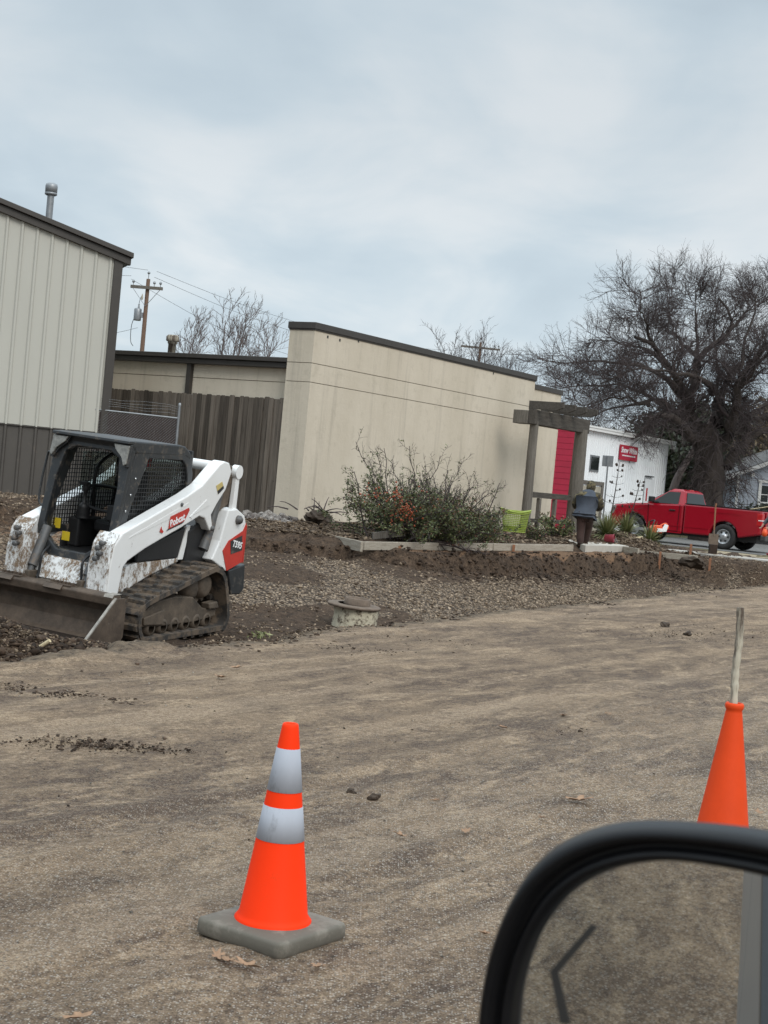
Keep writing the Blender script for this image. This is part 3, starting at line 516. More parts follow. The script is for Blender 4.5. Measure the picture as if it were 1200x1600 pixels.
# --- low stucco building: local x runs along the street, y away from it
B = thing('stucco_building', 'long tan stucco building with dark bronze parapet cap beside the wooden pergola', 'building', M=in_at(24.94, 17.63, 0))
SZ = [(.1, 3.346), (3.36, 3.733), (3.747, 4.43)]
def walls(mb, x0, x1, y0, y1, bands):
    for z0, z1 in bands: mb.box(x0, x1, y0, y1, z0, z1)
    mb.box(x0 + .02, x1 - .02, y0 + .02, y1 - .02, bands[0][0] + .01, bands[-1][1] - .01, 1)
w = MB(); walls(w, 0, 10.04, 0, .62, SZ); w.build('front_wall', [M_['stucco'], M_['joint']], B)
c = MB(); c.box(-.035, 4.6, -.035, .655, 4.43, 4.565); c.box(4.604, 10.075, -.035, .655, 4.432, 4.563); c.box(-.02, 10.06, -.02, .64, 4.40, 4.429); c.build('parapet_cap', M_['bronze'], B, .008)
w = MB(); walls(w, 10.045, 12.9, .6, 1.2, [(.1, 3.34), (3.36, 4.30)]); w.build('rear_section_wall', [M_['stucco'], M_['joint']], B)
c = MB(); c.box(10.08, 12.94, .565, 1.235, 4.30, 4.435); c.build('rear_section_cap', M_['bronze'], B, .008)
w = MB(); walls(w, .28, .6, .625, 5.6, [(2.98, 3.33), (3.345, 3.62)]); w.box(.5, .62, .63, 5.6, .1, 2.97, 1); w.build('low_wing_wall', [M_['stucco'], M_['joint']], B)  # recessed lower strip is coloured dark to stand for shade under the overhang
c = MB(); c.box(.1, .75, .63, 5.7, 3.62, 3.73); c.box(.02, .75, .625, 5.7, 3.735, 3.83); c.build('low_wing_fascia', M_['bronze'], B, .01)
MB().box(.18, .275, 3.28, 3.40, 2.9, 3.615).build('downspout', M_['bronze'], B)
rf = MB().box(.78, 13.2, 1.14, 8.5, 3.4, 3.66).build('roof', M_['shingle'], B)
vt = MB(); vt.lathe([(.10, 0), (.10, .78), (.12, .78), (.12, .83), (.15, .84), (.165, .86), (.165, .96), (.12, 1.0), (0, 1.01)], 14, (4.26, 7.35, 3.655)); vt.build('roof_vent', M_['bone'], rf)
for x, z in ((.45, 4.3), (.9, 4.29), (7.7, 4.34), (1.6, 4.36)): MB().box(x, x + .05, -.004, .01, z, z + .055).build('weep_hole', M_['black'], B)
MB().box(10.12, 10.2, .40, .496, 1.85, 2.2).build('wall_lamp', M_['black'], B); MB().box(10.15, 10.3, .36, .497, .5, 1.0).build('meter_box', M_['black'], B)

# --- tan and brown metal building on the left
p0, p1 = at(0, 660, 30.5), at(160, 677, 31.25); dirx = Vector((p1.x - p0.x, p1.y - p0.y, 0)).normalized(); ang = math.atan2(dirx.y, dirx.x)
MBASE = Vector((p1.x + .06, p1.y, 0)); MT = thing('metal_building', 'tan ribbed metal building with brown lower panels and brown corner trim', 'building', MBASE, ang)
def ribbed(x0, x1, ztop, z0, y, mb, pitch=.305):
    prof = []; x = x0
    while x < x1 - .02:
        prof += [(x, 0), (min(x + pitch - .085, x1), 0)]
        if x + pitch < x1: prof += [(x + pitch - .06, -.032), (x + pitch - .025, -.032)]
        x += pitch
    prof.append((x1, 0)); vs = []; 
    for px, py in prof: vs += [(px, y + py, z0), (px, y + py, ztop(px))]
    return mb.add(vs, [(2 * i, 2 * i + 2, 2 * i + 3, 2 * i + 1) for i in range(len(prof) - 1)])
SL = .262; RZ = lambda x: 5.60 - SL * (x + .13)
ribbed(-9, -.13, lambda x: RZ(x) + .0, 1.94, 0, MB()).build('upper_wall', M_['tanmetal'], MT)
ribbed(-9, -.13, lambda x: 1.94, .42, .012, MB()).build('wainscot', M_['brownmetal'], MT)
MB().box(-9, -.13, -.03, .02, 1.925, 1.955).build('transition_trim', M_['bronze'], MT)
MB().box(-.13, .05, -.05, .1, .42, 5.56).build('corner_trim', M_['bronze'], MT, .006)
MB().box(-9, .03, .02, .3, .2, .45).box(-9.2, .0, -.12, .02, .2, .44).build('foundation', M_['concrete'], MT)
rk = MB(); rk.prism([(-9, RZ(-9) - .06), (.20, RZ(.20) - .06), (.20, RZ(.20) + .09), (-9, RZ(-9) + .09)], -.10, .06); rk.prism([(-9, RZ(-9) + .095), (.235, RZ(.235) + .095), (.235, RZ(.235) + .20), (-9, RZ(-9) + .20)], -.17, .08); rk.build('rake_trim', M_['bronze'], MT, .008)
MB().box(-.02, .04, .1, 12, .42, 5.5).build('side_wall', M_['tanmetal'], MT)
rf = MB().prism([(-9, RZ(-9) + .0), (.235, RZ(.235) + .0), (.235, RZ(.235) + .17), (-9, RZ(-9) + .17)], .085, 12).build('roof', M_['bronze'], MT)
q = at(76, 345, 33); vp = MB(); vz = q.z; M0 = Matrix.Translation(MBASE) @ Matrix.Rotation(ang, 4, 'Z'); ql = M0.inverted() @ q
vp.lathe([(.075, -.7), (.075, .62)], 14, (ql.x, ql.y, ql.z)).build('vent_pipe', M_['galv'], rf)
vp = MB(); vp.lathe([(.08, .60), (.13, .62), (.135, .75), (.12, .80), (.05, .83), (0, .83)], 16, (ql.x, ql.y, ql.z)).lathe([(.1, .55), (.135, .57), (.135, .61), (.08, .62)], 16, (ql.x, ql.y, ql.z)).build('vent_cap', M_['galv'], rf)

# --- white and red building across the lot: local x along the street
WB = thing('white_building', 'white ribbed metal building with a red end wall behind the pergola', 'building', M=in_at(46.3, 21.6, 0))
def wz(x): return 3.93
ribbed(0, 8.35, wz, .3, 0, MB(), .2).build('white_wall', M_['whitebld'], WB)
MB().box(.0, 8.3, .03, 9, .3, 3.9).build('wall_core', M_['whitebld'], WB)
rd = MB()
for i in range(18): z = .3 + i * .2; rd.add([(-.02, -.02, z), (-.02, 9, z), (-.036, -.02, z + .008), (-.036, 9, z + .008), (-.03, -.02, z + .2), (-.03, 9, z + .2)], [(0, 2, 3, 1), (2, 4, 5, 3)])
rd.build('red_wall', M_['red'], WB)
r_ = MB(); r_.box(-.1, 8.65, -.18, -.06, 3.84, 3.93).box(-.1, 8.65, -.2, 9.1, 3.935, 4.0); r_.box(8.5, 8.62, -.2, .0, 3.7, 3.83); r_.build('roof_edge', M_['trim'], WB)
wn = MB(); wn.box(1.2, 1.95, -.05, -.02, 2.46, 3.02); wn.build('window', M_['galv'], WB)
MB().box(1.27, 1.88, -.065, -.052, 2.52, 2.96).build('pane', M_['glass'], bpy.data.objects['window'])
gd = MB(); gd.box(.35, 2.3, -.05, -.035, .3, 1.95); gd.build('shed_door', M_['tandoor'], WB)
fr = MB(); fr.box(.2, .34, -.07, -.035, .3, 2.0).box(2.31, 2.5, -.07, -.035, .3, 2.0).box(.2, 2.5, -.07, -.035, 2.005, 2.13); fr.build('door_frame', M_['timber'], bpy.data.objects['shed_door'])
dr = MB(); dr.box(6.25, 7.15, -.055, -.036, .32, 2.45).build('door', M_['whitebld'], WB)
MB().box(6.2, 6.9, -.12, -.036, 2.52, 2.56).build('door_hood', M_['black'], bpy.data.objects['door'])
MB().box(6.4, 6.52, -.062, -.056, 1.62, 2.1).build('door_notice', M_['lamp'], bpy.data.objects['door'])
# the shop sign on the white wall
SG = thing('shop_sign', 'small red shop sign with white script on the white metal wall', 'sign', M=in_at(46.3, 21.6, 0) @ Matrix.Translation((3.55, -.06, 3.0)))
MB().box(0, 1.6, -.04, 0, 0, .54).build('sign_board', M_['red'], SG)
MB().ring([(.02, .02), (1.58, .02), (1.58, .52), (.02, .52)], [(.035, .035), (1.565, .035), (1.565, .505), (.035, .505)], -.043, -.0405).build('sign_border', M_['decalred'], SG)
TX = lambda x, y, z: Matrix.Translation((x, y, z)) @ Matrix.Rotation(R(90), 4, 'X')
text('sign_lettering', 'Snow White', .285, M_['letter'], SG, TX(.78, -.043, .355), .002, .28, .008)
g_ = random.Random(3); x = .2; ln = []
while x < 1.35: wdt = g_.uniform(.05, .10); ln.append((x, x + wdt)); x += wdt + .02
up = [(x0, .15) for x0, _ in ln] + [(x1, .15) for _, x1 in ln[::-1]]
sm_ = MB()
for x0, x1 in ln: sm_.box(x0, x1, -.043, -.0405, .145, .19)
sm_.box(.2, 1.35, -.0412, -.0404, .160, .172); sm_.build('small_print', M_['letter'], SG)

# --- grey-blue house at the right edge
hb = at(1149, 793, 62); H = thing('house', 'pale blue-grey clapboard house with white trim behind the red pickup', 'house', (hb.x, hb.y, .3), R(-2))
sd = MB(); HW = 7.0; RP = .455
def gab(x): return 2.75 + RP * min(x, HW - x)
z = 0.1
while z < 4.4:
    x0 = max(0, (z - 2.75) / RP); x1 = HW - x0
    if x1 - x0 < .2: break
    sd.add([(x0, -.022, z), (x1, -.022, z), (x1, -.004, z + .15), (x0, -.004, z + .15), (x0, .0, z), (x1, 0, z)], [(0, 1, 2, 3), (4, 5, 1, 0)]); z += .15
sd.box(.01, HW - .01, .005, 8, 0, 2.7); sd.prism([(0.02, 2.7), (HW - .02, 2.7), (HW / 2, gab(HW / 2) - .02)], .004, .3); sd.build('siding', M_['siding'], H)
MB().box(-.03, .06, -.04, .05, 0, 2.74).build('corner_board', M_['trim'], H)
ov = .56; rr = MB()
rr.prism([(-ov, 2.75 - RP * ov), (HW / 2, gab(HW / 2)), (HW / 2, gab(HW / 2) + .17), (-ov, 2.75 - RP * ov + .17)], -.5, -.44).prism([(HW + ov, 2.75 - RP * ov), (HW / 2 + .001, gab(HW / 2)), (HW / 2 + .001, gab(HW / 2) + .17), (HW + ov, 2.75 - RP * ov + .17)], -.5, -.44); rr.build('rake_board', M_['trim'], H)
rr = MB(); rr.prism([(-ov, 2.75 - RP * ov + .06), (HW / 2, gab(HW / 2) + .06), (HW / 2, gab(HW / 2) + .2), (-ov - .05, 2.75 - RP * ov + .18)], -.435, 8.4).prism([(HW + ov, 2.75 - RP * ov + .06), (HW / 2 + .001, gab(HW / 2) + .06), (HW / 2 + .001, gab(HW / 2) + .2), (HW + ov, 2.75 - RP * ov + .18)], -.435, 8.4); rr.build('roof', M_['shingle'], H)
MB().box(.45, .58, -.43, -.025, 2.72, 2.86).build('roof_bracket', M_['trim'], H)
win = MB(); x0, x1, z0, z1 = .98, 1.9, .95, 2.4
win.box(x0 - .12, x0, -.07, -.01, z0 - .06, z1 + .12).box(x1, x1 + .12, -.07, -.01, z0 - .06, z1 + .12).box(x0 - .16, x1 + .16, -.08, -.01, z1 + .121, z1 + .22).box(x0 - .16, x1 + .16, -.1, -.01, z0 - .13, z0 - .061).box(x0, x1, -.06, -.01, (z0 + z1) / 2, (z0 + z1) / 2 + .06)
for k in (1, 2): win.box(x0 + k * .31 - .015, x0 + k * .31 + .015, -.05, -.01, (z0 + z1) / 2 + .061, z1)
win.box(x0, x1, -.049, -.012, z1 - .38, z1 - .35); wo_ = win.build('window', M_['trim'], H); MB().box(x0, x1, -.03, -.008, z0, z1).build('pane', M_['glass'], wo_)

# ================================================================== fences
FN = thing('wooden_fence', 'tall weathered dark board fence between the metal and stucco buildings', 'fence', M=in_at(24.99, 18.25, 0))
V = []; Qf = []; col = []; g = np.random.default_rng(21); y = 0.0
mb = MB()
while y < 5.3:
    wd = g.uniform(.115, .145); top = 2.98 + g.normal(0, .012) - .0; b0 = .42 + g.uniform(-.05, .05); dx = g.uniform(-.012, .012); y1 = y + wd - .007; c = .022
    mb.prism([(y, b0), (y1, b0), (y1, top - c), (y1 - c, top), (y + c, top), (y, top - c)], -.0 + dx, .02 + dx, 0, lambda p, h: (h, p[0], p[1])); col += [g.uniform(0, 1)] * 12; y += wd
o = mb.build('fence_boards', M_['planks'], FN); at_ = o.data.attributes.new('rnd', 'FLOAT_COLOR', 'POINT'); at_.data.foreach_set('color', np.repeat(np.array(col)[:, None], 4, 1).astype(np.float32).ravel())
for z in (.75, 1.7, 2.7): MB().box(.035, .075, .02, 5.3, z, z + .09).build('rail', M_['beam'], FN)
for yy in (.06, 2.4, 4.8): MB().box(.08, .17, yy, yy + .09, .3, 2.95).build('post', M_['beam'], FN)

CF = thing('chain_link_fence', 'chain link fence with dark brown slats and galvanised post behind the skid loader', 'fence', (0, 0, 0))
f0, f1 = Vector((-5.95, 31.2, .3)), Vector((-4.45, 31.42, .3)); fd = (f1 - f0); L = fd.length; fd.normalize(); fz = Vector((0, 0, 1))
P = lambda s, z: f0 + fd * s + fz * (z - .3)
MB().tube([P(L, .3), P(L, 2.66)], .03, 12).lathe([(.034, 0), (.034, .04), (.02, .06), (0, .065)], 12, tuple(P(L, 2.66))).build('post', M_['galv'], CF)
MB().tube([P(-.2, 2.42), P(L, 2.40)], .018, 8).build('top_rail', M_['galv'], CF)
sl_ = MB(); s = -.2
while s < L - .02: sl_.bar(P(s, .4), P(s, 2.38), .004, .075, 0, tuple(fd)); s += .08
fnv = fd.cross(fz); sl_.build('privacy_slats', M_['slat'], CF)
ch = MB(); z = 2.0; pts = []
for k in range(-30, 40):
    for sgn in (1, -1):
        a0, a1 = (k * .06, .5), (k * .06 + sgn * 1.9, 2.4); seg = []
        for u in np.linspace(0, 1, 40):
            s_ = a0[0] + (a1[0] - a0[0]) * u
            if -.2 <= s_ <= L: seg.append(P(s_, a0[1] + 1.9 * u) + fnv * (.012 * sgn + .01))
        if len(seg) > 1: ch.tube([seg[0], seg[-1]], .0026, 4, 0, False)
ch.build('chain_mesh', M_['galv'], CF)
for k in range(4): MB().tube([P(-.2 + .5 * i, 2.50 + k * .055 + .02 * math.sin(i * 2.1 + k)) for i in range(5) if -.2 + .5 * i < L] + [P(L, 2.48 + k * .05)], .003, 4).build('wire_strand', M_['galv'], CF)
bf = thing('board_fence', 'brown board fence left of the pale blue-grey house', 'fence', at(1121, 780, 66)); mb = MB()
for k in range(11): mb.box(k * .14, k * .14 + .132, 0, .02, -1.6, .42 + .03 * (k % 2))
mb.build('fence_boards', M_['browny'], bf); MB().box(0, 1.5, .025, .06, .1, .18).build('rail', M_['browny'], bf)

# ================================================================== poles and wires
def utility_pole(base, h, label, arm=1.9, xf=True, rz=0.35):
    o = thing('utility_pole', label, 'utility pole', base, rz)
    MB().tube([(0, 0, 0), (0, 0, h)], [.115, .075], 12).build('pole', M_['polewood'], o)
    ar = MB().box(-arm / 2, arm / 2, -.19, -.1, h - .42, h - .3).build('crossarm', M_['timber'], o)
    for x in (-arm / 2 + .1, arm / 2 - .1, arm / 2 - .35): MB().lathe([(.012, 0), (.012, .1), (.045, .1), (.06, .14), (.04, .2), (0, .22)], 8, (x, -.145, h - .3)).build('insulator', M_['galv'], ar)
    MB().lathe([(.012, 0), (.012, .2), (.05, .2), (.06, .26), (0, .32)], 8, (0, 0, h)).build('insulator', M_['galv'], o)
    for s in (-1, 1): MB().bar((s * .55, -.17, h - .42), (0, -.13, h - 1.1), .03, .015).build('brace', M_['galv'], o)
    if xf:
        t = MB().lathe([(0, 0), (.14, 0), (.15, .03), (.15, .44), (.13, .48), (.07, .5), (0, .5)], 16, (-.31, 0, h - 1.68)).box(-.17, -.08, -.05, .05, h - 1.55, h - 1.35).build('transformer', M_['galv'], o)
        MB().lathe([(.04, 0), (.04, .08), (.025, .1), (.04, .13), (.025, .16), (0, .2)], 8, (-.29, 0, h - 1.18)).build('bushing', M_['galv'], t)
        MB().tube(catmull([(-.29, 0, h - 1.0), (-.24, -.05, h - .8), (-.14, -.12, h - .62)], 5, False), .011, 6).tube(catmull([(-.4, 0, h - 1.5), (-.52, 0, h - 1.9), (-.5, 0, h - 2.5), (-.38, 0, h - 2.7)], 5, False), .014, 6).build('drop_cable', M_['black'], o)
        MB().lathe([(.03, 0), (.04, .08), (.02, .22), (0, .24)], 8, (-.15, -.14, h - .86)).build('fuse_cutout', M_['bone'], o)
    return o
PB1 = at(231, 424, 60); PB2 = at(752, 527, 92)
utility_pole((PB1.x + .05, PB1.y, .3), PB1.z - .6, 'wooden utility pole with grey transformer beyond the tan metal building', 1.3, True, -.1)
utility_pole((PB2.x, PB2.y, .3), PB2.z - .6, 'distant utility pole showing just above the long stucco parapet', 2.4, False, .1)
def cable(name, label, pts, r=.012):
    o = MB().tube(catmull(pts, 8, False), r * .6, 5).build(name, M_['wire']); return tag(o, label, 'power line', 'power lines strung behind the buildings')
for (u0, v0), (u1, v1), sg, lb in (((245, 424), (715, 548), .7, 'upper thin power line running right from the transformer pole'), ((241, 433), (770, 553), 1.2, 'middle thin power line running right from the transformer pole'), ((205, 436), (735, 556), 2.0, 'lowest sagging power line running right from the transformer pole')):
    A_ = at(u0, v0, 60); B_ = at(u1, v1, 92); cable('power_line', lb, [A_.lerp(B_, k / 6) - Vector((0, 0, sg * 4 * (k / 6) * (1 - k / 6))) for k in range(7)])
for (u0, v0), (u1, v1), lb in (((120, 395), (231, 422), 'power line from the top of the transformer pole toward the metal building'), ((120, 415), (205, 431), 'power line from the left crossarm end toward the metal building'), ((140, 520), (215, 512), 'low cable from the transformer pole toward the metal building')):
    A_ = at(u0, v0, 52); B_ = at(u1, v1, 60); cable('power_line', lb, [A_, (A_ + B_) / 2 - Vector((0, 0, .1)), B_])
for (u1, v1), lb in (((930, 538), 'wire rising right from the distant pole toward the large bare tree'), ((905, 583), 'wire falling right from the distant pole behind the large bare tree')):
    A_ = at(770, 553 if v1 < 560 else 560, 92); B_ = at(u1, v1, 75); cable('power_line', lb, [A_, (A_ + B_) / 2 - Vector((0, 0, .25)), B_], .018)

# ================================================================== trees
def polyl(pts, k=9):
    """resample a limb to k points"""
    P = np.array([tuple(p) for p in catmull(pts, 8, False)]); s = np.concatenate([[0], np.cumsum(np.linalg.norm(np.diff(P, axis=0), axis=1))]); q = np.linspace(0, s[-1], k)
    return np.stack([np.interp(q, s, P[:, j]) for j in range(3)], 1)
def big_tree():
    g = np.random.default_rng(11); D = 57.0
    Z5 = lambda x, y, dy: at(820 + x / 3.158, 380 + (y if y > 600 else 600 - (600 - y) * .88) / 3.158, D + dy)
    base = at(1110, 800, D); root = thing('bare_tree', 'huge bare spreading tree with thick dark trunk behind the red pickup', 'tree', (base.x, base.y, .3)); o = Vector(root.location)
    limbs = [([(880, 1010, 0), (830, 880, 0), (800, 770, -.3), (720, 610, -.8), (640, 490, -1.4), (540, 440, -2)], .42, .12), ([(800, 800, -.2), (830, 700, .3), (860, 560, .8), (960, 460, 1.2), (1010, 420, 1.5), (1020, 340, 1.6), (960, 230, 1.8)], .32, .08),
        ([(860, 1000, 0), (800, 940, -.6), (740, 870, -1.2), (650, 850, -1.8), (590, 920, -2.2), (535, 970, -2.5)], .30, .14), ([(790, 770, 0), (650, 640, -1.6), (450, 580, -2.4), (250, 590, -2.8), (120, 570, -3)], .24, .04),
        ([(800, 900, 0), (680, 790, 1.0), (540, 800, 1.6), (400, 820, 1.2), (330, 880, .6), (345, 960, .3)], .22, .03), ([(960, 1000, 0), (1020, 880, -.4), (1060, 700, -.8), (1120, 600, -1.2), (1190, 480, -1.8)], .36, .2),
        ([(985, 1100, 0), (1060, 1000, .5), (1180, 930, .8), (1330, 840, 1.2), (1500, 760, 1.6)], .30, .08), ([(1000, 950, 0), (1090, 860, 1.5), (1240, 740, 2.6), (1420, 600, 3.4)], .25, .05), ([(960, 900, 0), (990, 720, .8), (1080, 520, 1.5), (1110, 330, 2.0), (1160, 160, 2.4)], .28, .05),
        ([(840, 620, .3), (850, 430, .9), (840, 260, 1.3), (850, 130, 1.6)], .16, .03), ([(940, 740, -.2), (880, 670, -1.2), (720, 640, -2.2), (560, 620, -3), (380, 690, -3.4)], .2, .04), ([(720, 620, -.8), (600, 520, .6), (440, 470, 1.4), (300, 470, 2)], .15, .03),
        ([(640, 490, -1.4), (600, 380, -2), (570, 270, -2.4), (580, 190, -2.6)], .12, .025), ([(740, 870, 0), (560, 720, 2.2), (360, 700, 3), (180, 720, 3.3), (100, 690, 3.4)], .16, .03), ([(1060, 700, -.8), (1180, 560, -2), (1320, 420, -3)], .2, .05), ([(1010, 420, 1.5), (1100, 300, 2.6), (1250, 200, 3.2)], .13, .03),
        ([(860, 560, .8), (740, 430, 2.2), (700, 300, 3), (720, 170, 3.4)], .14, .03), ([(930, 880, 0), (960, 650, 2.6), (930, 420, 3.4), (960, 200, 3.8)], .2, .04), ([(620, 800, -1.5), (470, 760, -2.8), (300, 800, -3.4), (200, 770, -3.6)], .12, .025), ([(1090, 860, 1), (1200, 860, 2.5), (1380, 780, 4)], .18, .05)]
    LP = []; LR = []
    for pts, r0, r1 in limbs:
        P = polyl([Z5(*p) - o for p in pts], 12); P += g.normal(0, .05, P.shape); LP.append(P); LR.append(.80 * r0 * (.62 * r1 / r0) ** np.linspace(0, 1, 12))
    LP = np.array(LP); LR = np.array(LR)
    tr = MB(); tb = [(Z5(905, 1330, 0) - o), (Z5(905, 1230, 0) - o), (Z5(910, 1100, 0) - o), (Z5(905, 1000, 0) - o), (Z5(880, 900, 0) - o)]; tb[0].z = -.2
    V = []; rr = [.70, .58, .53, .54, .34]; tr.tube(catmull(tb, 6, False), [float(np.interp(i, np.linspace(0, 24, 5), rr)) for i in range(25)], 18)
    nv = np.array(tr.v); th = np.arctan2(nv[:, 1], nv[:, 0] - np.interp(nv[:, 2], [0, 6], [0, .2])); nv[:, :2] += (np.stack([np.cos(th), np.sin(th)], 1) * ((vnoise(th * 2.2 + 9, nv[:, 2] * .8, 3) - .5) * .3)[:, None]); tr.v = [tuple(v) for v in nv]
    tr.build('trunk', M_['bark'], root)
    V, Q = tubes(LP, LR, 9); np_mesh('limb', V, Q, M_['bark'], root, True)['kind'] = 'thing'
    # drooping and rising branches, then twigs
    P1, R1 = grow(LP, LR, 16, .8, 2.2, (30, 75), .36, .02, 7, .2, .15, .35, .018, g); P2, R2 = grow(P1, R1, 8, .6, 1.35, (25, 60), .5, .05, 6, .12, .13, .4, .010, g)
    P3, R3 = grow(P2, R2, 7, .3, .8, (20, 55), .6, .08, 5, .1, .11, .5, .0055, g); P4, R4 = grow(P3, R3, 2, .2, .45, (20, 55), .7, .05, 4, .2, .15, .6, .004, g)
    keep = g.uniform(0, 1, len(P4)) < .8; P4 = P4[keep]; R4 = R4[keep]
    # sprouts hanging about the trunk
    n = 420; a = g.uniform(0, 6.28, n); z = g.uniform(1.2, 6.0, n); b = np.stack([.62 * np.cos(a) + .02 * z, .62 * np.sin(a), z], 1); Sp = [b]; d = np.stack([np.cos(a) * .6, np.sin(a) * .6, g.uniform(-.2, .9, n)], 1)
    for j in range(5): d = d + g.normal(0, .3, d.shape); d[:, 2] -= .33; d /= np.linalg.norm(d, axis=1, keepdims=True); Sp.append(Sp[-1] + d * g.uniform(.15, .42, (n, 1)))
    SP = np.stack(Sp, 1); SR = np.linspace(.016, .006, 6)[None].repeat(n, 0); S2, SR2 = grow(SP, SR, 4, .2, .6, (20, 60), .6, -.25, 4, .1, .3, .6, .005, g)
    V, Q = join([tubes(P1, R1, 5), tubes(P2, R2, 4), tubes(P3, R3, 3), tubes(P4, R4, 3), tubes(SP, SR, 3), tubes(S2, SR2, 3)])
    np_mesh('crown', V, Q, M_['twig'], root)
big_tree()
def bare_tree(label, base, h, spread, seed, trunks=3, mat='farbark', group=None, lean=0, dens=1.0):
    h *= .80; g = np.random.default_rng(seed); root = thing('bare_tree', label, 'tree', base, 0, group); LP = []; LR = []
    for k in range(trunks):
        a = g.uniform(0, 6.28); e = spread * g.uniform(.4, 1); pts = [Vector((g.normal(0, .05), g.normal(0, .05), 0)), Vector((math.cos(a) * e * .15, math.sin(a) * e * .15, h * .3)), Vector((math.cos(a) * e * .5, math.sin(a) * e * .5, h * .62)), Vector((math.cos(a) * e * .8 + lean, math.sin(a) * e * .8, h * g.uniform(.88, 1.0)))]
        LP.append(polyl(pts, 9) + g.normal(0, .04, (9, 3))); LR.append(np.linspace(.13, .012, 9) * h / 8)
    LP = np.array(LP); LR = np.array(LR); V, Q = tubes(LP, LR, 7); np_mesh('trunk', V, Q, M_[mat], root, True)
    P1, R1 = grow(LP, LR, int(13 * dens), h * .14, h * .32, (22, 50), .5, .22, 6, .3, .13, .3, .012, g); P2, R2 = grow(P1, R1, int(8 * dens), h * .05, h * .14, (20, 50), .6, .2, 5, .15, .15, .4, .009, g); P3, R3 = grow(P2, R2, 3, h * .02, h * .06, (20, 50), .7, .12, 4, .2, .15, .6, .007, g)
    V, Q = join([tubes(P1, R1, 4), tubes(P2, R2, 3), tubes(P3, R3, 3)]); np_mesh('crown', V, Q, M_[mat], root); return root
GRP = 'bare trees seen above the stucco roofs'
b = at(262, 700, 54); bare_tree('slim bare tree beside the utility pole above the low roof', (b.x, b.y, .3), 7.6, 1.7, 3, 3, group=GRP)
b = at(322, 700, 57); bare_tree('tall bare tree above the low roof, left of the stucco parapet', (b.x, b.y, .3), 8.6, 1.7, 14, 3, group=GRP)
b = at(388, 700, 58); bare_tree('spreading bare tree nearest the left end of the stucco parapet', (b.x, b.y, .3), 8.3, 2.4, 25, 4, group=GRP)
b = at(722, 700, 82); bare_tree('distant bare tree left of the pole above the stucco parapet', (b.x, b.y, .3), 10.75, 2.6, 6, 4, 'twig', GRP)
b = at(762, 700, 84); bare_tree('distant bare tree right of the pole above the stucco parapet', (b.x, b.y, .3), 11.65, 2.8, 7, 5, 'twig', GRP)
b = at(793, 700, 88); bare_tree('small distant bare tree near the right end of the stucco parapet', (b.x, b.y, .3), 10.53, 1.2, 8, 3, 'twig', GRP)
def leafy(name, label, base, h, rx, mat, seed, n=5200, group=None, size=.2, trunk='bark', lo=.0, rz=None):
    g = np.random.default_rng(seed); root = thing(name, label, 'tree', base, 0, group); MB().tube([(0, 0, 0), (.1, 0, h * .4), (0, .1, h * .85)], [.2, .13, .04], 8).build('trunk', M_[trunk], root)
    k = int(h * 5); cz = g.uniform(lo, 1, k) * h; ca = g.uniform(0, 6.28, k); pr = rx * np.sin(np.pi * np.clip(cz / h * .82 + .14, 0, 1)) ** .7 * np.sqrt(g.uniform(.1, 1, k)); cl = np.stack([pr * np.cos(ca), pr * np.sin(ca), cz], 1)
    i = g.integers(0, k, n); p = cl[i] + g.normal(0, 1, (n, 3)) * np.array([.5, .5, .38]) * (rx / 3.2 + .15); V, Q = leaves(p, size, g, .2, .55)
    np_mesh('crown', V, Q, M_[mat], root, False, {'rnd': ('POINT', rnd_attr(n, 4, g))}); return root
GB = 'trees behind the large bare tree'
for (u, d, h, rx, mat, sd_, lb) in ((1062, 68, 5.2, 2.6, 'ever', 31, 'dark evergreen tree just right of the white building roof'), (1105, 72, 6.0, 2.6, 'ever', 32, 'dark evergreen tree directly behind the huge bare trunk'), (1010, 70, 5.0, 2.4, 'ever', 33, 'dark evergreen tree rising behind the white building roof')):
    b = at(u, 780, d); leafy('evergreen_tree', lb, (b.x, b.y, .2), h, rx, mat, sd_, 9000, GB, .28)
for (u, d, h, rx, sd_, lb) in ((1150, 82, 5.6, 2.8, 41, 'brown leafed tree behind the left end of the house roof'), (1195, 84, 7.2, 3.2, 42, 'brown leafed tree behind the middle of the house roof'), (1255, 80, 7.0, 3.4, 43, 'brown leafed tree behind the right part of the house roof')):
    b = at(u, 780, d); leafy('autumn_tree', lb, (b.x, b.y, .2), h, rx, 'drybrown', sd_, 5200, GB, .3)
for (u, d, h, sd_, lb) in ((1085, 78, 9.0, 51, 'slender bare tree left of the huge trunk in the background'), (1165, 80, 9.0, 52, 'slender bare tree above the left slope of the house roof'), (1230, 82, 9.5, 53, 'slender bare tree far right behind the house')):
    b = at(u, 780, d); bare_tree(lb, (b.x, b.y, .2), h, 3.0, sd_, 4, 'twig', GB)
lt = thing('leaning_tree', 'slim reddish leaning trunk right of the white building', 'tree', at(1043, 800, 63)); MB().tube(catmull([(0, 0, -1), (.15, 0, 1.0), (.6, 0, 2.2), (1.3, 0, 3.6), (1.7, 0, 5)], 5, False), [.2 - .006 * i for i in range(21)], 10).build('trunk', M_['farbark'], lt)

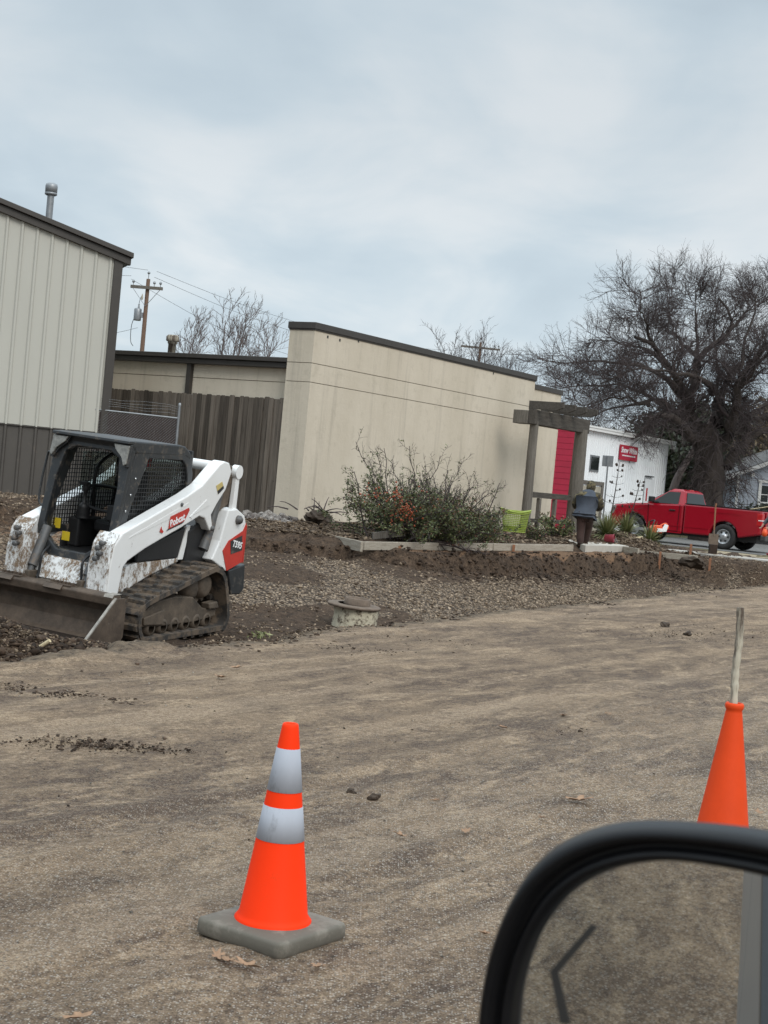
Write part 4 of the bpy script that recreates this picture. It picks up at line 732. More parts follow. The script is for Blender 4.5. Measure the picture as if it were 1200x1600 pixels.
# ================================================================== compact track loader
def make_loader():
    hd, nd, ro = R(24), R(2), R(3); f0 = Vector((-math.sin(hd), -math.cos(hd), 0)); l0 = Vector((math.cos(hd), -math.sin(hd), 0)); Z = Vector((0, 0, 1))
    fx = f0 * math.cos(nd) - Z * math.sin(nd); ly = l0 * math.cos(ro) - Z * math.sin(ro); ly = (ly - fx * ly.dot(fx)).normalized(); uz = fx.cross(ly); O = Vector((-2.7102, 15.4233, -.2006))
    T = thing('track_loader', 'muddy white compact track loader with black cab, rubber tracks and lowered bucket', 'track loader', M=Matrix(((fx.x, ly.x, uz.x, O.x), (fx.y, ly.y, uz.y, O.y), (fx.z, ly.z, uz.z, O.z), (0, 0, 0, 1))))
    # rubber tracks
    base = [(.58, 0), (.70, .075), (.752, .2), (.725, .32), (.61, .42), (.06, .545), (-.5, .672), (-.64, .685), (-.79, .62), (-.89, .46), (-.975, .22), (-.985, .1), (-.93, .015), (-.84, 0), (-.3, 0), (.2, 0)]
    path = [(p.x, p.y) for p in catmull([(x, z, 0) for x, z in base], 7)]; n = len(path); nrm = []
    for i in range(n):
        a, b = path[i - 1], path[(i + 1) % n]; d = Vector((b[0] - a[0], b[1] - a[1])).normalized(); nrm.append((d.y, -d.x))
    c0 = (sum(p[0] for p in path) / n, sum(p[1] for p in path) / n)
    nrm = [(nx, nz) if (p[0] - c0[0]) * nx + (p[1] - c0[1]) * nz > 0 else (-nx, -nz) for p, (nx, nz) in zip(path, nrm)]
    inner = [(p[0] - q[0] * .05, p[1] - q[1] * .05) for p, q in zip(path, nrm)]
    for s in (1, -1):
        y0, y1 = (.44, .84) if s > 0 else (-.84, -.44); tk = MB(); tk.ring(path, inner, y0, y1)
        acc = 0; k = 0
        for i in range(n):
            p, q = path[i], path[(i + 1) % n]; seg = math.hypot(q[0] - p[0], q[1] - p[1]); acc += seg
            if acc > .058:
                acc = 0; d = Vector((q[0] - p[0], q[1] - p[1])).normalized(); nv = Vector(nrm[i]); k += 1
                for (ya, yb) in ((y0 + .012, y0 + .205),) if k % 2 else ((y0 + .195, y1 - .012),):
                    m = Vector(p); B_ = [m - d * .038, m + d * .038, m + d * .026 + nv * .026, m - d * .026 + nv * .026]; tk.add([(b.x, yy, b.y) for yy in (ya, yb) for b in B_], [(0, 1, 2, 3), (7, 6, 5, 4), (0, 4, 5, 1), (1, 5, 6, 2), (2, 6, 7, 3), (3, 7, 4, 0)])
        # guide lugs inside
        for i in range(0, n, 3): p, v = inner[i], nrm[i]; tk.bar((p[0], (y0 + y1) / 2, p[1]), (p[0] - v[0] * .045, (y0 + y1) / 2, p[1] - v[1] * .045), .05, .05)
        tr = tk.build('track', M_['rubber'], T)
        uf = MB(); uf.prism([(.60, .275), (.585, .145), (.2, .125), (-.4, .115), (-.83, .145), (-.83, .225), (-.55, .25), (-.34, .38), (0, .41), (.35, .385)], s * .52, s * .76); uf.prism([(.58, .24), (.565, .165), (.22, .14), (.22, .3)], s * .762, s * .785); uf.prism([(-.62, .24), (-.82, .235), (-.78, .31), (-.6, .30)], s * .70, s * .80)
        uf.build('undercarriage_frame', M_['under'], tr, .012)
        for x in (.40, .18, -.03, -.24, -.45, -.66):
            MB().lathe([(0, -.01), (.045, -.01), (.05, .02), (.078, .025), (.082, .06), (.078, .13), (.05, .135)], 18, (x, s * .63, .118), axis='y').build('track_roller', M_['under'], tr)
        MB().lathe([(0, .0), (.08, .0), (.10, .03), (.135, .035), (.145, .08), (.12, .14)], 20, (.545, s * .60, .215), axis='y').build('idler_wheel', M_['under'], tr)
        sp = MB(); pr = []
        for k in range(36): r = .185 if k % 4 < 2 else .15; pr.append((-.60 + r * math.cos(k * math.pi / 18), .475 + r * math.sin(k * math.pi / 18)))
        sp.prism(pr, s * .62, s * .67); sp.lathe([(.145, 0), (.14, .07), (.11, .12), (.09, .13), (.05, .14), (0, .14)], 20, (-.60, s * .62, .475), axis='y'); sp.lathe([(.13, 0), (.12, .10), (.06, .13), (0, .13)], 20, (-.40, s * .60, .45), axis='y'); sp.build('drive_sprocket', M_['under'], tr)
    # body
    b = MB(); b.prism([(.80, .40), (.80, .66), (.55, .70), (-.5, .73), (-.5, .40)], -.42, .42); b.prism([(.70, .43), (.5, .445), (.1, .575), (-.45, .70), (-.40, .735), (.33, .72), (.55, .68), (.72, .62)], .425, .47); b.prism([(.70, .43), (.5, .445), (.1, .575), (-.45, .70), (-.40, .735), (.33, .72), (.55, .68), (.72, .62)], -.47, -.425); b.build('chassis', M_['mudwhite'], T, .01)
    b = MB(); b.prism([(-.52, .45), (-.52, 1.02), (-.9, 1.18), (-1.36, 1.12), (-1.46, .9), (-1.46, .5), (-1.2, .36), (-.8, .36)], -.5, .5); b.build('engine_cover', M_['black'], T, .02)
    for s in (1, -1):
        b = MB(); b.prism([(.34, .73), (.34, .84), (-.46, 1.045), (-.80, 1.10), (-.86, 1.05), (-.52, .94), (-.41, .74)], s * .44, s * .475); b.build('side_cover', M_['black'], T, .008)
        MB().prism([(-.40, .72), (-.49, .72), (-.57, 1.08), (-.50, 1.06)], s * .445, s * .49).build('side_strut', M_['white'], T, .006); MB().prism([(-.80, .73), (-1.04, .71), (-1.0, 1.02), (-.84, .98)], s * .445, s * .49).build('side_pillar', M_['white'], T, .006)
        b = MB()
        for k in range(8): b.bar((-.52 - k * .042, s * .45, .73), (-.56 - k * .042, s * .45, 1.02), .006)
        for k in range(6): b.bar((-.48, s * .451, .76 + k * .045), (-.86, s * .451, .79 + k * .045), .006)
        b.build('side_grille', M_['black'], T)
    # rear uprights with red corner panels
    for s in (1, -1):
        tw = MB().prism([(-1.09, 1.25), (-1.28, 1.26), (-1.46, 1.18), (-1.51, 1.09), (-1.525, .67), (-1.19, .58), (-.86, .72), (-.99, .92)], s * .47, s * .62).build('rear_upright', M_['white'], T, .014)
        MB().prism([(-1.505, 1.10), (-1.515, .67), (-1.19, .585), (-1.06, .81), (-1.16, .915), (-1.45, 1.015)], s * .621, s * .626).prism([(-1.526, 1.07), (-1.54, .67), (-1.525, .66), (-1.51, 1.08)], s * .48, s * .626).build('red_panel', M_['decalred'], tw)
        MB().prism([(-1.20, .91), (-1.44, .965), (-1.475, .80), (-1.235, .765)], s * .6265, s * .629).build('dark_panel', M_['cab'], tw)
        MB().lathe([(.05, 0), (.05, .03), (.035, .035), (.035, .05), (0, .052)], 14, (-1.31, s * .62, 1.14) if s > 0 else (-1.31, -.672, 1.14), axis='y').build('pivot_pin', M_['cyl'], tw)
        if s > 0: text('model_lettering', 'T595', .10, M_['letter'], tw, Matrix.Translation((-1.345, .6305, .865)) @ Matrix.Rotation(R(180), 4, 'Z') @ Matrix.Rotation(R(90), 4, 'X') @ Matrix.Rotation(R(-10), 4, 'Z'), .001, .2, .003)
        MB().prism([(-1.24, .585), (-1.60, .64), (-1.64, .36), (-1.56, .30), (-1.36, .31)], s * .42, s * .62).build('rear_bumper', M_['cab'], T, .015)
        lk = MB(); lk.prism([(-1.24, 1.64), (-1.31, 1.62), (-1.315, 1.2), (-1.225, 1.2)], s * .535, s * .585); lk.lathe([(.075, -.035), (.075, .035)], 16, (-1.275, s * .56, 1.655), axis='y'); lk.lathe([(0, -.036), (.075, -.0355)], 16, (-1.275, s * .56, 1.655), axis='y').lathe([(.075, .0355), (0, .036)], 16, (-1.275, s * .56, 1.655), axis='y'); lk.build('rear_link', M_['white'], T, .006)
        MB().prism([(-1.03, 1.7), (-1.20, 1.72), (-1.24, 1.6), (-1.2, 1.3), (-1.02, 1.22), (-.95, 1.38)], s * .47, s * .535).build('link_housing', M_['under'], T)
        MB().tube([(-1.02, s * .53, 1.5), (-.9, s * .53, 1.02), (-.8, s * .53, .82)], [.045, .045, .06], 10).build('lift_cylinder', M_['cyl'], T)
    # lift arms
    ARM = [(.83, 1.055), (-.27, 1.41), (-.53, 1.515), (-.84, 1.74), (-.93, 1.77), (-1.03, 1.755), (-1.10, 1.66), (-1.02, 1.47), (-.87, 1.32), (-.775, 1.2), (-.835, 1.06), (-.81, 1.03), (-.775, 1.035), (-.655, 1.165), (-.54, 1.19), (-.21, 1.08), (.41, .89), (.59, .82), (.70, .775), (.76, .72), (.80, .46), (.99, .46), (.99, .72), (.95, .94)]
    for s in (1, -1):
        am = MB().prism(ARM, s * .45, s * .60).build('lift_arm', M_['white'], T, .014)
        MB().prism([(-.34, 1.19), (-.64, 1.365), (-.705, 1.335), (-.705, 1.305), (-.41, 1.21), (-.38, 1.17)], s * .60, s * .606).prism([(.05, 1.17), (-.25, 1.3), (-.30, 1.34), (.70, 1.02), (.72, 1.0)], s * .60, s * .603).build('arm_stiffener', M_['white'], am, .003)
        MB().prism([(.995, .47), (.995, .72), (.955, .94), (.87, 1.045), (.885, 1.055), (.98, .94), (1.02, .72), (1.02, .47)], s * .37, s * .60).prism([(.82, .47), (.995, .47), (.995, .72), (.95, .93), (.80, .9), (.76, .72)], s * .37, s * .448).build('arm_front_plate', M_['mudwhite'], am, .008)
        cp = MB()
        for k in range(4): cp.lathe([(.018, 0), (.018, .05), (.026, .05), (.026, .075), (.012, .08), (0, .08)], 10, (1.0 - k * .012, s * (.47 + .03 * (k % 2)), .80 + k * .05), axis='x')
        cp.build('hose_coupler', M_['cyl'], am)
        MB().lathe([(.028, 0), (.028, .022), (.0, .024)], 10, (-.815, s * .60 if s > 0 else -.624, 1.055), axis='y').lathe([(.02, 0), (.02, .012), (0, .014)], 10, (-.16, s * .60 if s > 0 else -.614, 1.32), axis='y').build('arm_pin', M_['cyl'], am)
        if s > 0:
            MB().prism([(.03, 1.20), (-.30, 1.285), (-.315, 1.26), (-.24, 1.15), (.045, 1.075)], .6065, .609).prism([(.20, 1.05), (.18, 1.105), (.165, 1.075), (.13, 1.05), (.15, 1.035)], .6065, .609).build('red_badge', M_['decalred'], am)
            MB().prism([(.06, 1.07), (-.24, 1.146), (-.20, 1.125), (.08, 1.055)], .6062, .6085).build('badge_underline', M_['black'], am)  # black strip along the lower edge of the badge
            text('brand_lettering', 'Bobcat', .098, M_['letter'], am, Matrix.Translation((-.098, .6105, 1.158)) @ Matrix.Rotation(R(180), 4, 'Z') @ Matrix.Rotation(R(90), 4, 'X') @ Matrix.Rotation(R(15), 4, 'Z'), .001, .12, .003)
            MB().prism([(-.80, 1.51), (-.915, 1.555), (-.965, 1.485), (-.86, 1.42)], .601, .604).build('gold_label', M_['gold'], am)
            MB().prism([(-.835, 1.455), (-.945, 1.51), (-.965, 1.485), (-.86, 1.42)], .6045, .606).build('label_text_bar', M_['black'], am)
    MB().tube([(-.93, -.45, 1.70), (-.93, .45, 1.70)], .055, 14).build('arm_cross_tube', M_['white'], T)
    # front of the machine
    MB().prism([(.80, .72), (.84, .70), (.93, .5), (.89, .5)], -.33, .33).build('front_plate', M_['mudwhite'], T, .006)
    MB().box(.86, 1.02, -.36, .36, .40, .46).box(.9, 1.04, -.34, -.28, .40, .56).box(.9, 1.04, .28, .34, .40, .56).box(.95, 1.03, -.2, .2, .46, .50).build('coupler', M_['under'], T, .008)
    for s in (1, -1):
        MB().tube([(.76, s * .33, .98), (.94, s * .33, .60)], .048, 14).tube([(.94, s * .33, .60), (1.0, s * .33, .44)], .028, 10).build('tilt_cylinder', M_['cyl'], T)
        MB().tube(catmull([(.8, s * .25, .80), (.92, s * .24, .72), (.93, s * .25, .56), (.96, s * .25, .45)], 5, False), .014, 6).build('hydraulic_hose', M_['black'], T)
    # bucket
    sh = [(1.14, .475), (1.05, .45), (1.0, .33), (1.0, .18), (1.05, .06), (1.16, .012), (1.64, .0)]; inn = [(1.64, .015), (1.17, .03), (1.07, .075), (1.025, .19), (1.025, .32), (1.07, .43), (1.14, .455)]
    bk = MB().prism(sh + inn, -.80, .80).build('bucket', M_['bucket'], T)
    for s in (1, -1):
        MB().prism([(1.0, .47), (1.13, .475), (1.645, .04), (1.645, -.002), (1.06, -.01), (.97, .1), (.97, .38)], s * .80, s * .82).build('bucket_side', M_['bucket'], bk, .004)
    MB().prism([(1.02, .47), (1.05, .505), (1.16, .505), (1.185, .48), (1.17, .40), (1.09, .40)], -.795, .795).build('bucket_lip_tube', M_['bucket'], bk, .012)
    MB().prism([(1.135, .478), (1.15, .485), (1.65, .055), (1.65, .038)], .797, .823).prism([(1.05, .5055), (1.16, .5055), (1.187, .482), (1.17, .51), (1.04, .51)], .70, .80).build('worn_edge', M_['rim_white'], bk)
    MB().prism([(1.60, -.004), (1.78, -.008), (1.78, .002), (1.60, .022)], -.81, .81).build('cutting_edge', M_['bucket'], bk)
    for yc in (-.42, .16, .62):
        h = MB(); 
        if yc < .5:
            h.box(1.06, 1.17, yc - .14, yc + .14, .505, .515); h.prism([(1.165, .515), (1.215, .47), (1.205, .46), (1.16, .50)], yc - .14, yc + .06)
            for k in range(6): h.box(1.09, 1.13, yc - .115 + k * .046, yc - .09 + k * .046, .515, .535)
            h.build('hook_plate', M_['bucket'], bk)
    MB().box(1.07, 1.6, -.7, .55, .02, .05).build('soil_in_bucket', M_['clod'], bk)
    # cab
    cb = MB(); out = [(.50, 1.905), (-.36, 1.872), (-.47, 1.80), (-.56, 1.62), (-.57, 1.3), (-.52, .92), (.745, .90), (.66, 1.25)]; hole = [(.29, 1.765), (-.33, 1.755), (-.41, 1.70), (-.465, 1.56), (-.475, 1.3), (-.45, 1.02), (.60, .97), (.52, 1.27)]
    for s in (1, -1):
        cb = MB().ring(out, hole, s * .41, s * .45).build('cab_side_frame', M_['cab'], T, .012)
        g = MB()
        for k in range(28): 
            x = -.47 + k * .042
            if x < .62: z1 = 1.76 if x < .29 else 1.76 - (x - .29) * 2.15; z0 = max(.97, 1.02 - (x + .45) * .05); g.bar((x, s * .425, z0), (x, s * .425, max(z1, z0 + .01)), .0075)
        for k in range(20):
            z = 1.0 + k * .042
            if z < 1.76: xr = .29 + (1.765 - z) * .44 if z > 1.0 else .6; xl = -.475 if z < 1.6 else -.475 + (z - 1.6) * .5; g.bar((xl, s * .426, z), (min(xr, .6), s * .426, z), .0075)
        g.build('side_screen', M_['black'], cb)
        MB().box(-.42, .2, s * .405, s * .41, 1.33, 1.73).build('side_window', M_['sideglass'] if 'sideglass' in M_ else M_['glass'], cb)
    rf = MB().prism([(.60, 1.93), (.62, 1.90), (.60, 1.82), (.48, 1.80), (-.36, 1.80), (-.50, 1.75), (-.47, 1.83), (-.36, 1.895), (-.25, 1.91)], -.455, .455).build('cab_roof', M_['cab'], T, .022)
    FP = lambda p, h: (.565 + (1.9 - p[1]) * .185 + h, p[0], p[1])
    oo = [(-.455, 1.88), (-.25, 1.895), (.25, 1.895), (.455, 1.88), (.455, 1.5), (.455, .98), (.39, .82), (.22, .69), (-.22, .69), (-.39, .82), (-.455, .98), (-.455, 1.5)]; ih = [(-.315, 1.74), (-.2, 1.80), (.2, 1.80), (.315, 1.74), (.365, 1.48), (.38, 1.02), (.32, .90), (.17, .79), (-.17, .79), (-.32, .90), (-.38, 1.02), (-.365, 1.48)]
    fr = MB().ring(oo, ih, -.03, .03, 0, FP).build('cab_front_frame', M_['cab'], T, .012)
    for s in (1, -1): MB().prism([(s * .27, 1.885), (s * .45, 1.88), (s * .45, 1.70), (s * .425, 1.68), (s * .385, 1.76), (s * .30, 1.83)], .075, .10, 0, FP).build('work_light', M_['lens'], rf, .006)
    MB().prism([(-.455, 1.925), (.455, 1.925), (.455, 1.895), (-.455, 1.895)], .03, .12, 0, FP).prism([(.253, 1.895), (.455, 1.89), (.455, 1.67), (.425, 1.66), (.37, 1.75), (.29, 1.82)], .031, .074, 0, FP).prism([(-.253, 1.895), (-.455, 1.89), (-.455, 1.67), (-.425, 1.66), (-.37, 1.75), (-.29, 1.82)], .031, .074, 0, FP).build('visor', M_['cab'], rf, .006)
    for s in (1, -1):
        for k in range(4): MB().lathe([(.012, 0), (.012, .008), (0, .01)], 8, (.50 + k * .055, s * .45 if s > 0 else -.46, 1.56 - k * .16), axis='y').build('bolt', M_['chrome'], fr)
    MB().tube(catmull([(.62, -.46, 1.68), (.60, -.53, 1.70), (.60, -.55, 1.62), (.63, -.56, 1.4), (.66, -.54, 1.2), (.67, -.46, 1.16)], 5, False), .012, 8).build('grab_handle', M_['cab'], fr)
    rw = MB().ring([(-.43, .9), (.43, .9), (.43, 1.85), (-.43, 1.85)], [(-.35, 1.25), (.35, 1.25), (.33, 1.72), (-.33, 1.72)], -.56, -.52, 0, lambda p, h: (h, p[0], p[1])).build('cab_rear_frame', M_['cab'], T)
    MB().box(-.55, -.545, -.35, .35, 1.25, 1.72).build('rear_window', M_['rearglass'], rw)
    st = MB(); st.box(-.38, .12, -.25, .25, .93, 1.05); st.prism([(-.30, 1.0), (-.42, 1.02), (-.50, 1.55), (-.40, 1.58)], -.22, .22); st.build('seat', M_['black'], T, .03)
    MB().box(-.33, -.29, -.20, -.04, 1.14, 1.38).build('seat_pad', M_['tan_pad'], bpy.data.objects['seat'], .01)
    MB().box(-.52, .78, -.40, .40, .735, .76).build('cab_floor', M_['black'], T)
    for s in (1, -1):
        cs = MB().box(-.1, .30, s * .36 - .07, s * .36 + .07, .76, 1.06).build('control_console', M_['black'], T, .02)
        jy = MB(); jy.lathe([(.075, 0), (.07, .04), (.075, .05), (.055, .10), (.06, .11), (.03, .15), (.018, .16), (.018, .26), (.03, .28), (.032, .36), (.0, .38)], 12, (.24, s * .30, 1.06)); jy.box(.22, .30, s * .30 - .045, s * .30 + .045, 1.40, 1.43); jy.build('joystick', M_['black'], cs)
    MB().box(.0, .30, .02, .28, 1.08, 1.24).build('display_unit', M_['black'], T, .01)
    MB().tube(catmull([(-.4, -.33, 1.35), (.1, -.34, 1.38), (.2, -.3, 1.2), (.22, 0, 1.16), (.2, .3, 1.2), (.1, .34, 1.38), (-.4, .33, 1.35)], 5, False), .018, 8).build('lap_bar', M_['black'], T)
    MB().tube(catmull([(-.1, -.40, 1.0), (.0, -.36, 1.55), (-.35, -.36, 1.75)], 6, False), .02, 8).build('seat_bar_post', M_['black'], T)
    for (y, z, h) in ((-.40, 1.0, .10), (-.275, .885, .09)): MB().box(.52, .525, y - .045, y + .045, z - h / 2, z + h / 2).build('warning_label', M_['yellow'], T)
    MB().prism([(.08, 1.66), (.02, 1.66), (-.02, 1.80), (.08, 1.79)], .26, .30).build('red_tag', M_['lamp'], T)
def clear_pane(name, tint, alpha):
    m = Mat(name); t = m.n('ShaderNodeBsdfTransparent'); t.inputs[0].default_value = (*tint, 1); g = m.n('ShaderNodeBsdfGlossy'); g.inputs['Roughness'].default_value = .04; g.inputs[0].default_value = (.8, .85, .85, 1)
    mx = m.n('ShaderNodeMixShader'); mx.inputs[0].default_value = alpha; m.l(t.outputs[0], mx.inputs[1]); m.l(g.outputs[0], mx.inputs[2]); m.l(mx.outputs[0], m.t.nodes['Material Output'].inputs[0]); return m.m
M_['sideglass'] = clear_pane('side_window_pane', (.7, .74, .72), .10); M_['rearglass'] = clear_pane('rear_window_pane', (.75, .8, .78), .12)
make_loader()

# ================================================================== traffic cones
c1 = thing('traffic_cone', 'bright orange traffic cone with two silver reflective collars and square grey base', 'traffic cone', (-.242, 4.946, .012), R(55))
def rr_(h, r, n=6):
    o = []
    for cx, cy, a0 in ((h - r, h - r, 0), (-h + r, h - r, 90), (-h + r, -h + r, 180), (h - r, -h + r, 270)):
        for k in range(n): a = R(a0 + 90 * k / (n - 1)); o.append((cx + r * math.cos(a), cy + r * math.sin(a)))
    return o
mb = MB(); L_ = [(rr_(.176, .028), -.012), (rr_(.183, .03), .0), (rr_(.182, .03), .030), (rr_(.179, .029), .038), (rr_(.171, .026), .042), (rr_(.09, .03), .046)]; k = 24
vs = [(x, y, z) for lp, z in L_ for x, y in lp]; mb.add(vs, [(i * k + j, i * k + (j + 1) % k, (i + 1) * k + (j + 1) % k, (i + 1) * k + j) for i in range(len(L_) - 1) for j in range(k)], 0, True); mb.add(vs[-k:], [tuple(range(k))], 0)
mb.build('base', M_['conebase'], c1)
CRad = lambda z: .1165 - (z - .045) * (.1165 - .0265) / (.695 - .045)
MB().lathe([(.128, .040), (.128, .048), (.121, .056), (CRad(.065), .068), (CRad(.40), .40), (CRad(.66), .66), (CRad(.685), .685), (.026, .694), (.022, .697), (.015, .694), (.014, .66)], 56).build('body', M_['cone'], c1)
for z0, z1 in ((.315, .425), (.475, .615)): MB().lathe([(CRad(z0) + .0005, z0 - .0005), (CRad(z0) + .0018, z0), (CRad(z1) + .0018, z1), (CRad(z1) + .0005, z1 + .0005)], 56).build('reflective_collar', M_['collar'], c1)
MB().tube([(.038, -.036, .455), (.037, -.033, .485), (.034, -.031, .53)], [.002, .003, .001], 5).build('scuff_mark', M_['black'], c1)
c2 = thing('traffic_cone', 'plain faded orange traffic cone with a stick standing in its top', 'traffic cone', (1.590, 6.5, .0), R(15))
MB().lathe([(.143, .018), (.14, .03), (.128, .06), (.036, .672), (.034, .684), (.039, .69), (.041, .706), (.036, .714), (.027, .714), (.026, .67)], 48).build('body', M_['cone_old'], c2)
mb = MB(); L_ = [(rr_(.178, .03), 0), (rr_(.18, .03), .01), (rr_(.176, .03), .022), (rr_(.13, .03), .026)]; vs = [(x, y, z) for lp, z in L_ for x, y in lp]; mb.add(vs, [(i * k + j, i * k + (j + 1) % k, (i + 1) * k + (j + 1) % k, (i + 1) * k + j) for i in range(len(L_) - 1) for j in range(k)], 0, True); mb.add(vs[-k:], [tuple(range(k))]); mb.build('base', M_['cone_old'], c2)
sp_ = [(0, 0, .03), (-.004, 0, .4), (-.002, 0, .72), (-.006, .004, .85), (-.004, 0, 1.0), (-.012, 0, 1.128)]
o = MB().tube([(x + 1.586, y + 6.5, z) for x, y, z in catmull(sp_, 8, False)], [.0165 + .0016 * math.sin(i * 1.7) for i in range(41)], 12).build('stick', M_['bone']); tag(o, 'pale branch with peeling bark standing in the plain orange cone', 'stick')

# ================================================================== vehicle with door mirror, in which the photographer sits
VH = thing('foreground_vehicle', 'vehicle in the foreground, seen by its black door mirror', 'vehicle', AT(0, 0, 0))
mc = Vector((.17507, .85, 1.28893)); Nn = Vector((-.38929527, -.92054415, -.03236768)); Xm = Vector((.921026739, -.389499353, 0)); Ym = Vector((-.01260719, -.0298115, .99947603))
MMx = Matrix(((Xm.x, Ym.x, Nn.x, mc.x), (Xm.y, Ym.y, Nn.y, mc.y), (Xm.z, Ym.z, Nn.z, mc.z), (0, 0, 0, 1)))
def sup(pts, per=8): return [(p.x, p.y) for p in catmull([(x, y, 0) for x, y in pts], per)]
GL = [(-.0768, -.0624), (-.0753, -.0351), (-.0695, -.0108), (-.0597, .0103), (-.0475, .026), (-.0297, .0395), (-.0081, .0485), (.0171, .0532), (.0596, .0532), (.095, .048), (.120, .034), (.128, .008), (.127, -.08), (.12, -.14), (.10, -.165), (.04, -.175), (-.03, -.172), (-.062, -.155), (-.074, -.12)]
OU = [(-.0978, -.0672), (-.0965, -.036), (-.0925, -.0110), (-.0845, .0145), (-.0735, .0345), (-.056, .0525), (-.030, .0668), (.0043, .0747), (.0573, .0786), (.108, .073), (.140, .053), (.150, .015), (.15, -.085), (.142, -.16), (.115, -.19), (.04, -.2), (-.045, -.196), (-.083, -.172), (-.0945, -.125)]
gl = sup(GL); ou = sup(OU); n_ = len(gl)
def lerp2(A_, B_, t): return [(a[0] * (1 - t) + b[0] * t, a[1] * (1 - t) + b[1] * t) for a, b in zip(A_, B_)]
loops = [(gl, -.004), (lerp2(gl, ou, .02), .006), (lerp2(gl, ou, .16), .012), (lerp2(gl, ou, .26), .012), (lerp2(gl, ou, .34), .006), (lerp2(gl, ou, .46), .005), (lerp2(gl, ou, .58), .015), (lerp2(gl, ou, .74), .018), (lerp2(gl, ou, .9), .012), (lerp2(gl, ou, .97), .0), (lerp2(gl, ou, .93), -.03), (lerp2(gl, ou, .7), -.07), (lerp2(gl, ou, .0), -.10), (lerp2(gl, [(.03, -.06)] * n_, .6), -.12)]
loops = [([(x + .21 * min(z, 0) * -1, y + .36 * min(z, 0)) for x, y in lp], z) for lp, z in loops]
mb = MB(); vs = [(x, y, z) for lp, z in loops for x, y in lp]; mb.add(vs, [(i * n_ + j, i * n_ + (j + 1) % n_, (i + 1) * n_ + (j + 1) % n_, (i + 1) * n_ + j) for i in range(len(loops) - 1) for j in range(n_)], 0, True); mb.add(vs[-n_:], [tuple(range(n_))])
LM = Matrix.Translation(-AT(0, 0, 0)) @ MMx
dm = mb.build('door_mirror', M_['lip'], VH, M=LM)
mb = MB().prism(gl, -.0045, -.004, 0, lambda p, h: (p[0], p[1], h + (0 if h > -.0042 else -.002))); mgl = mb.build('mirror_glass', M_['mirror'], dm, M=LM)
MB().prism([(-.0379, .0043), (-.0338, .0034), (-.0546, -.0280), (-.0449, -.0560), (-.0506, -.0570), (-.0594, -.0277)], -.0035, -.0030, 0, lambda p, h: (p[0], p[1], h)).build('turn_signal_arrow', M_['mark'], dm, M=LM)
# the vehicle's own flank behind the mirror, which the glass shows along its right side
fl = lambda p, h: tuple(AT(p[0], h, p[1]))
MB().prism([(.60, .42), (.60, 1.04), (-.9, 1.08), (-.95, .40)], .12, .222, 0, fl).build('front_door', M_['silver'], VH, .015)
MB().prism([(-.96, .42), (-.91, 1.08), (-3.6, 1.12), (-3.65, .42)], .12, .222, 0, fl).build('rear_flank', M_['silver'], VH, .02)
MB().prism([(-1.0, 1.085), (-1.1, 1.6), (-1.45, 1.75), (-1.6, 1.12)], .08, .17, 0, fl).build('rear_pillar', M_['silver'], VH, .01)
MB().prism([(.595, 1.042), (.595, 1.06), (-.9, 1.10), (-.9, 1.082)], .13, .226, 0, fl).build('window_seal', M_['lip'], VH)
MB().bar(AT(.58, .20, 1.0), tuple(mc - Nn * .06 + Xm * .12 + Ym * -.16), .06, .1).build('mirror_arm', M_['lip'], VH, .01)

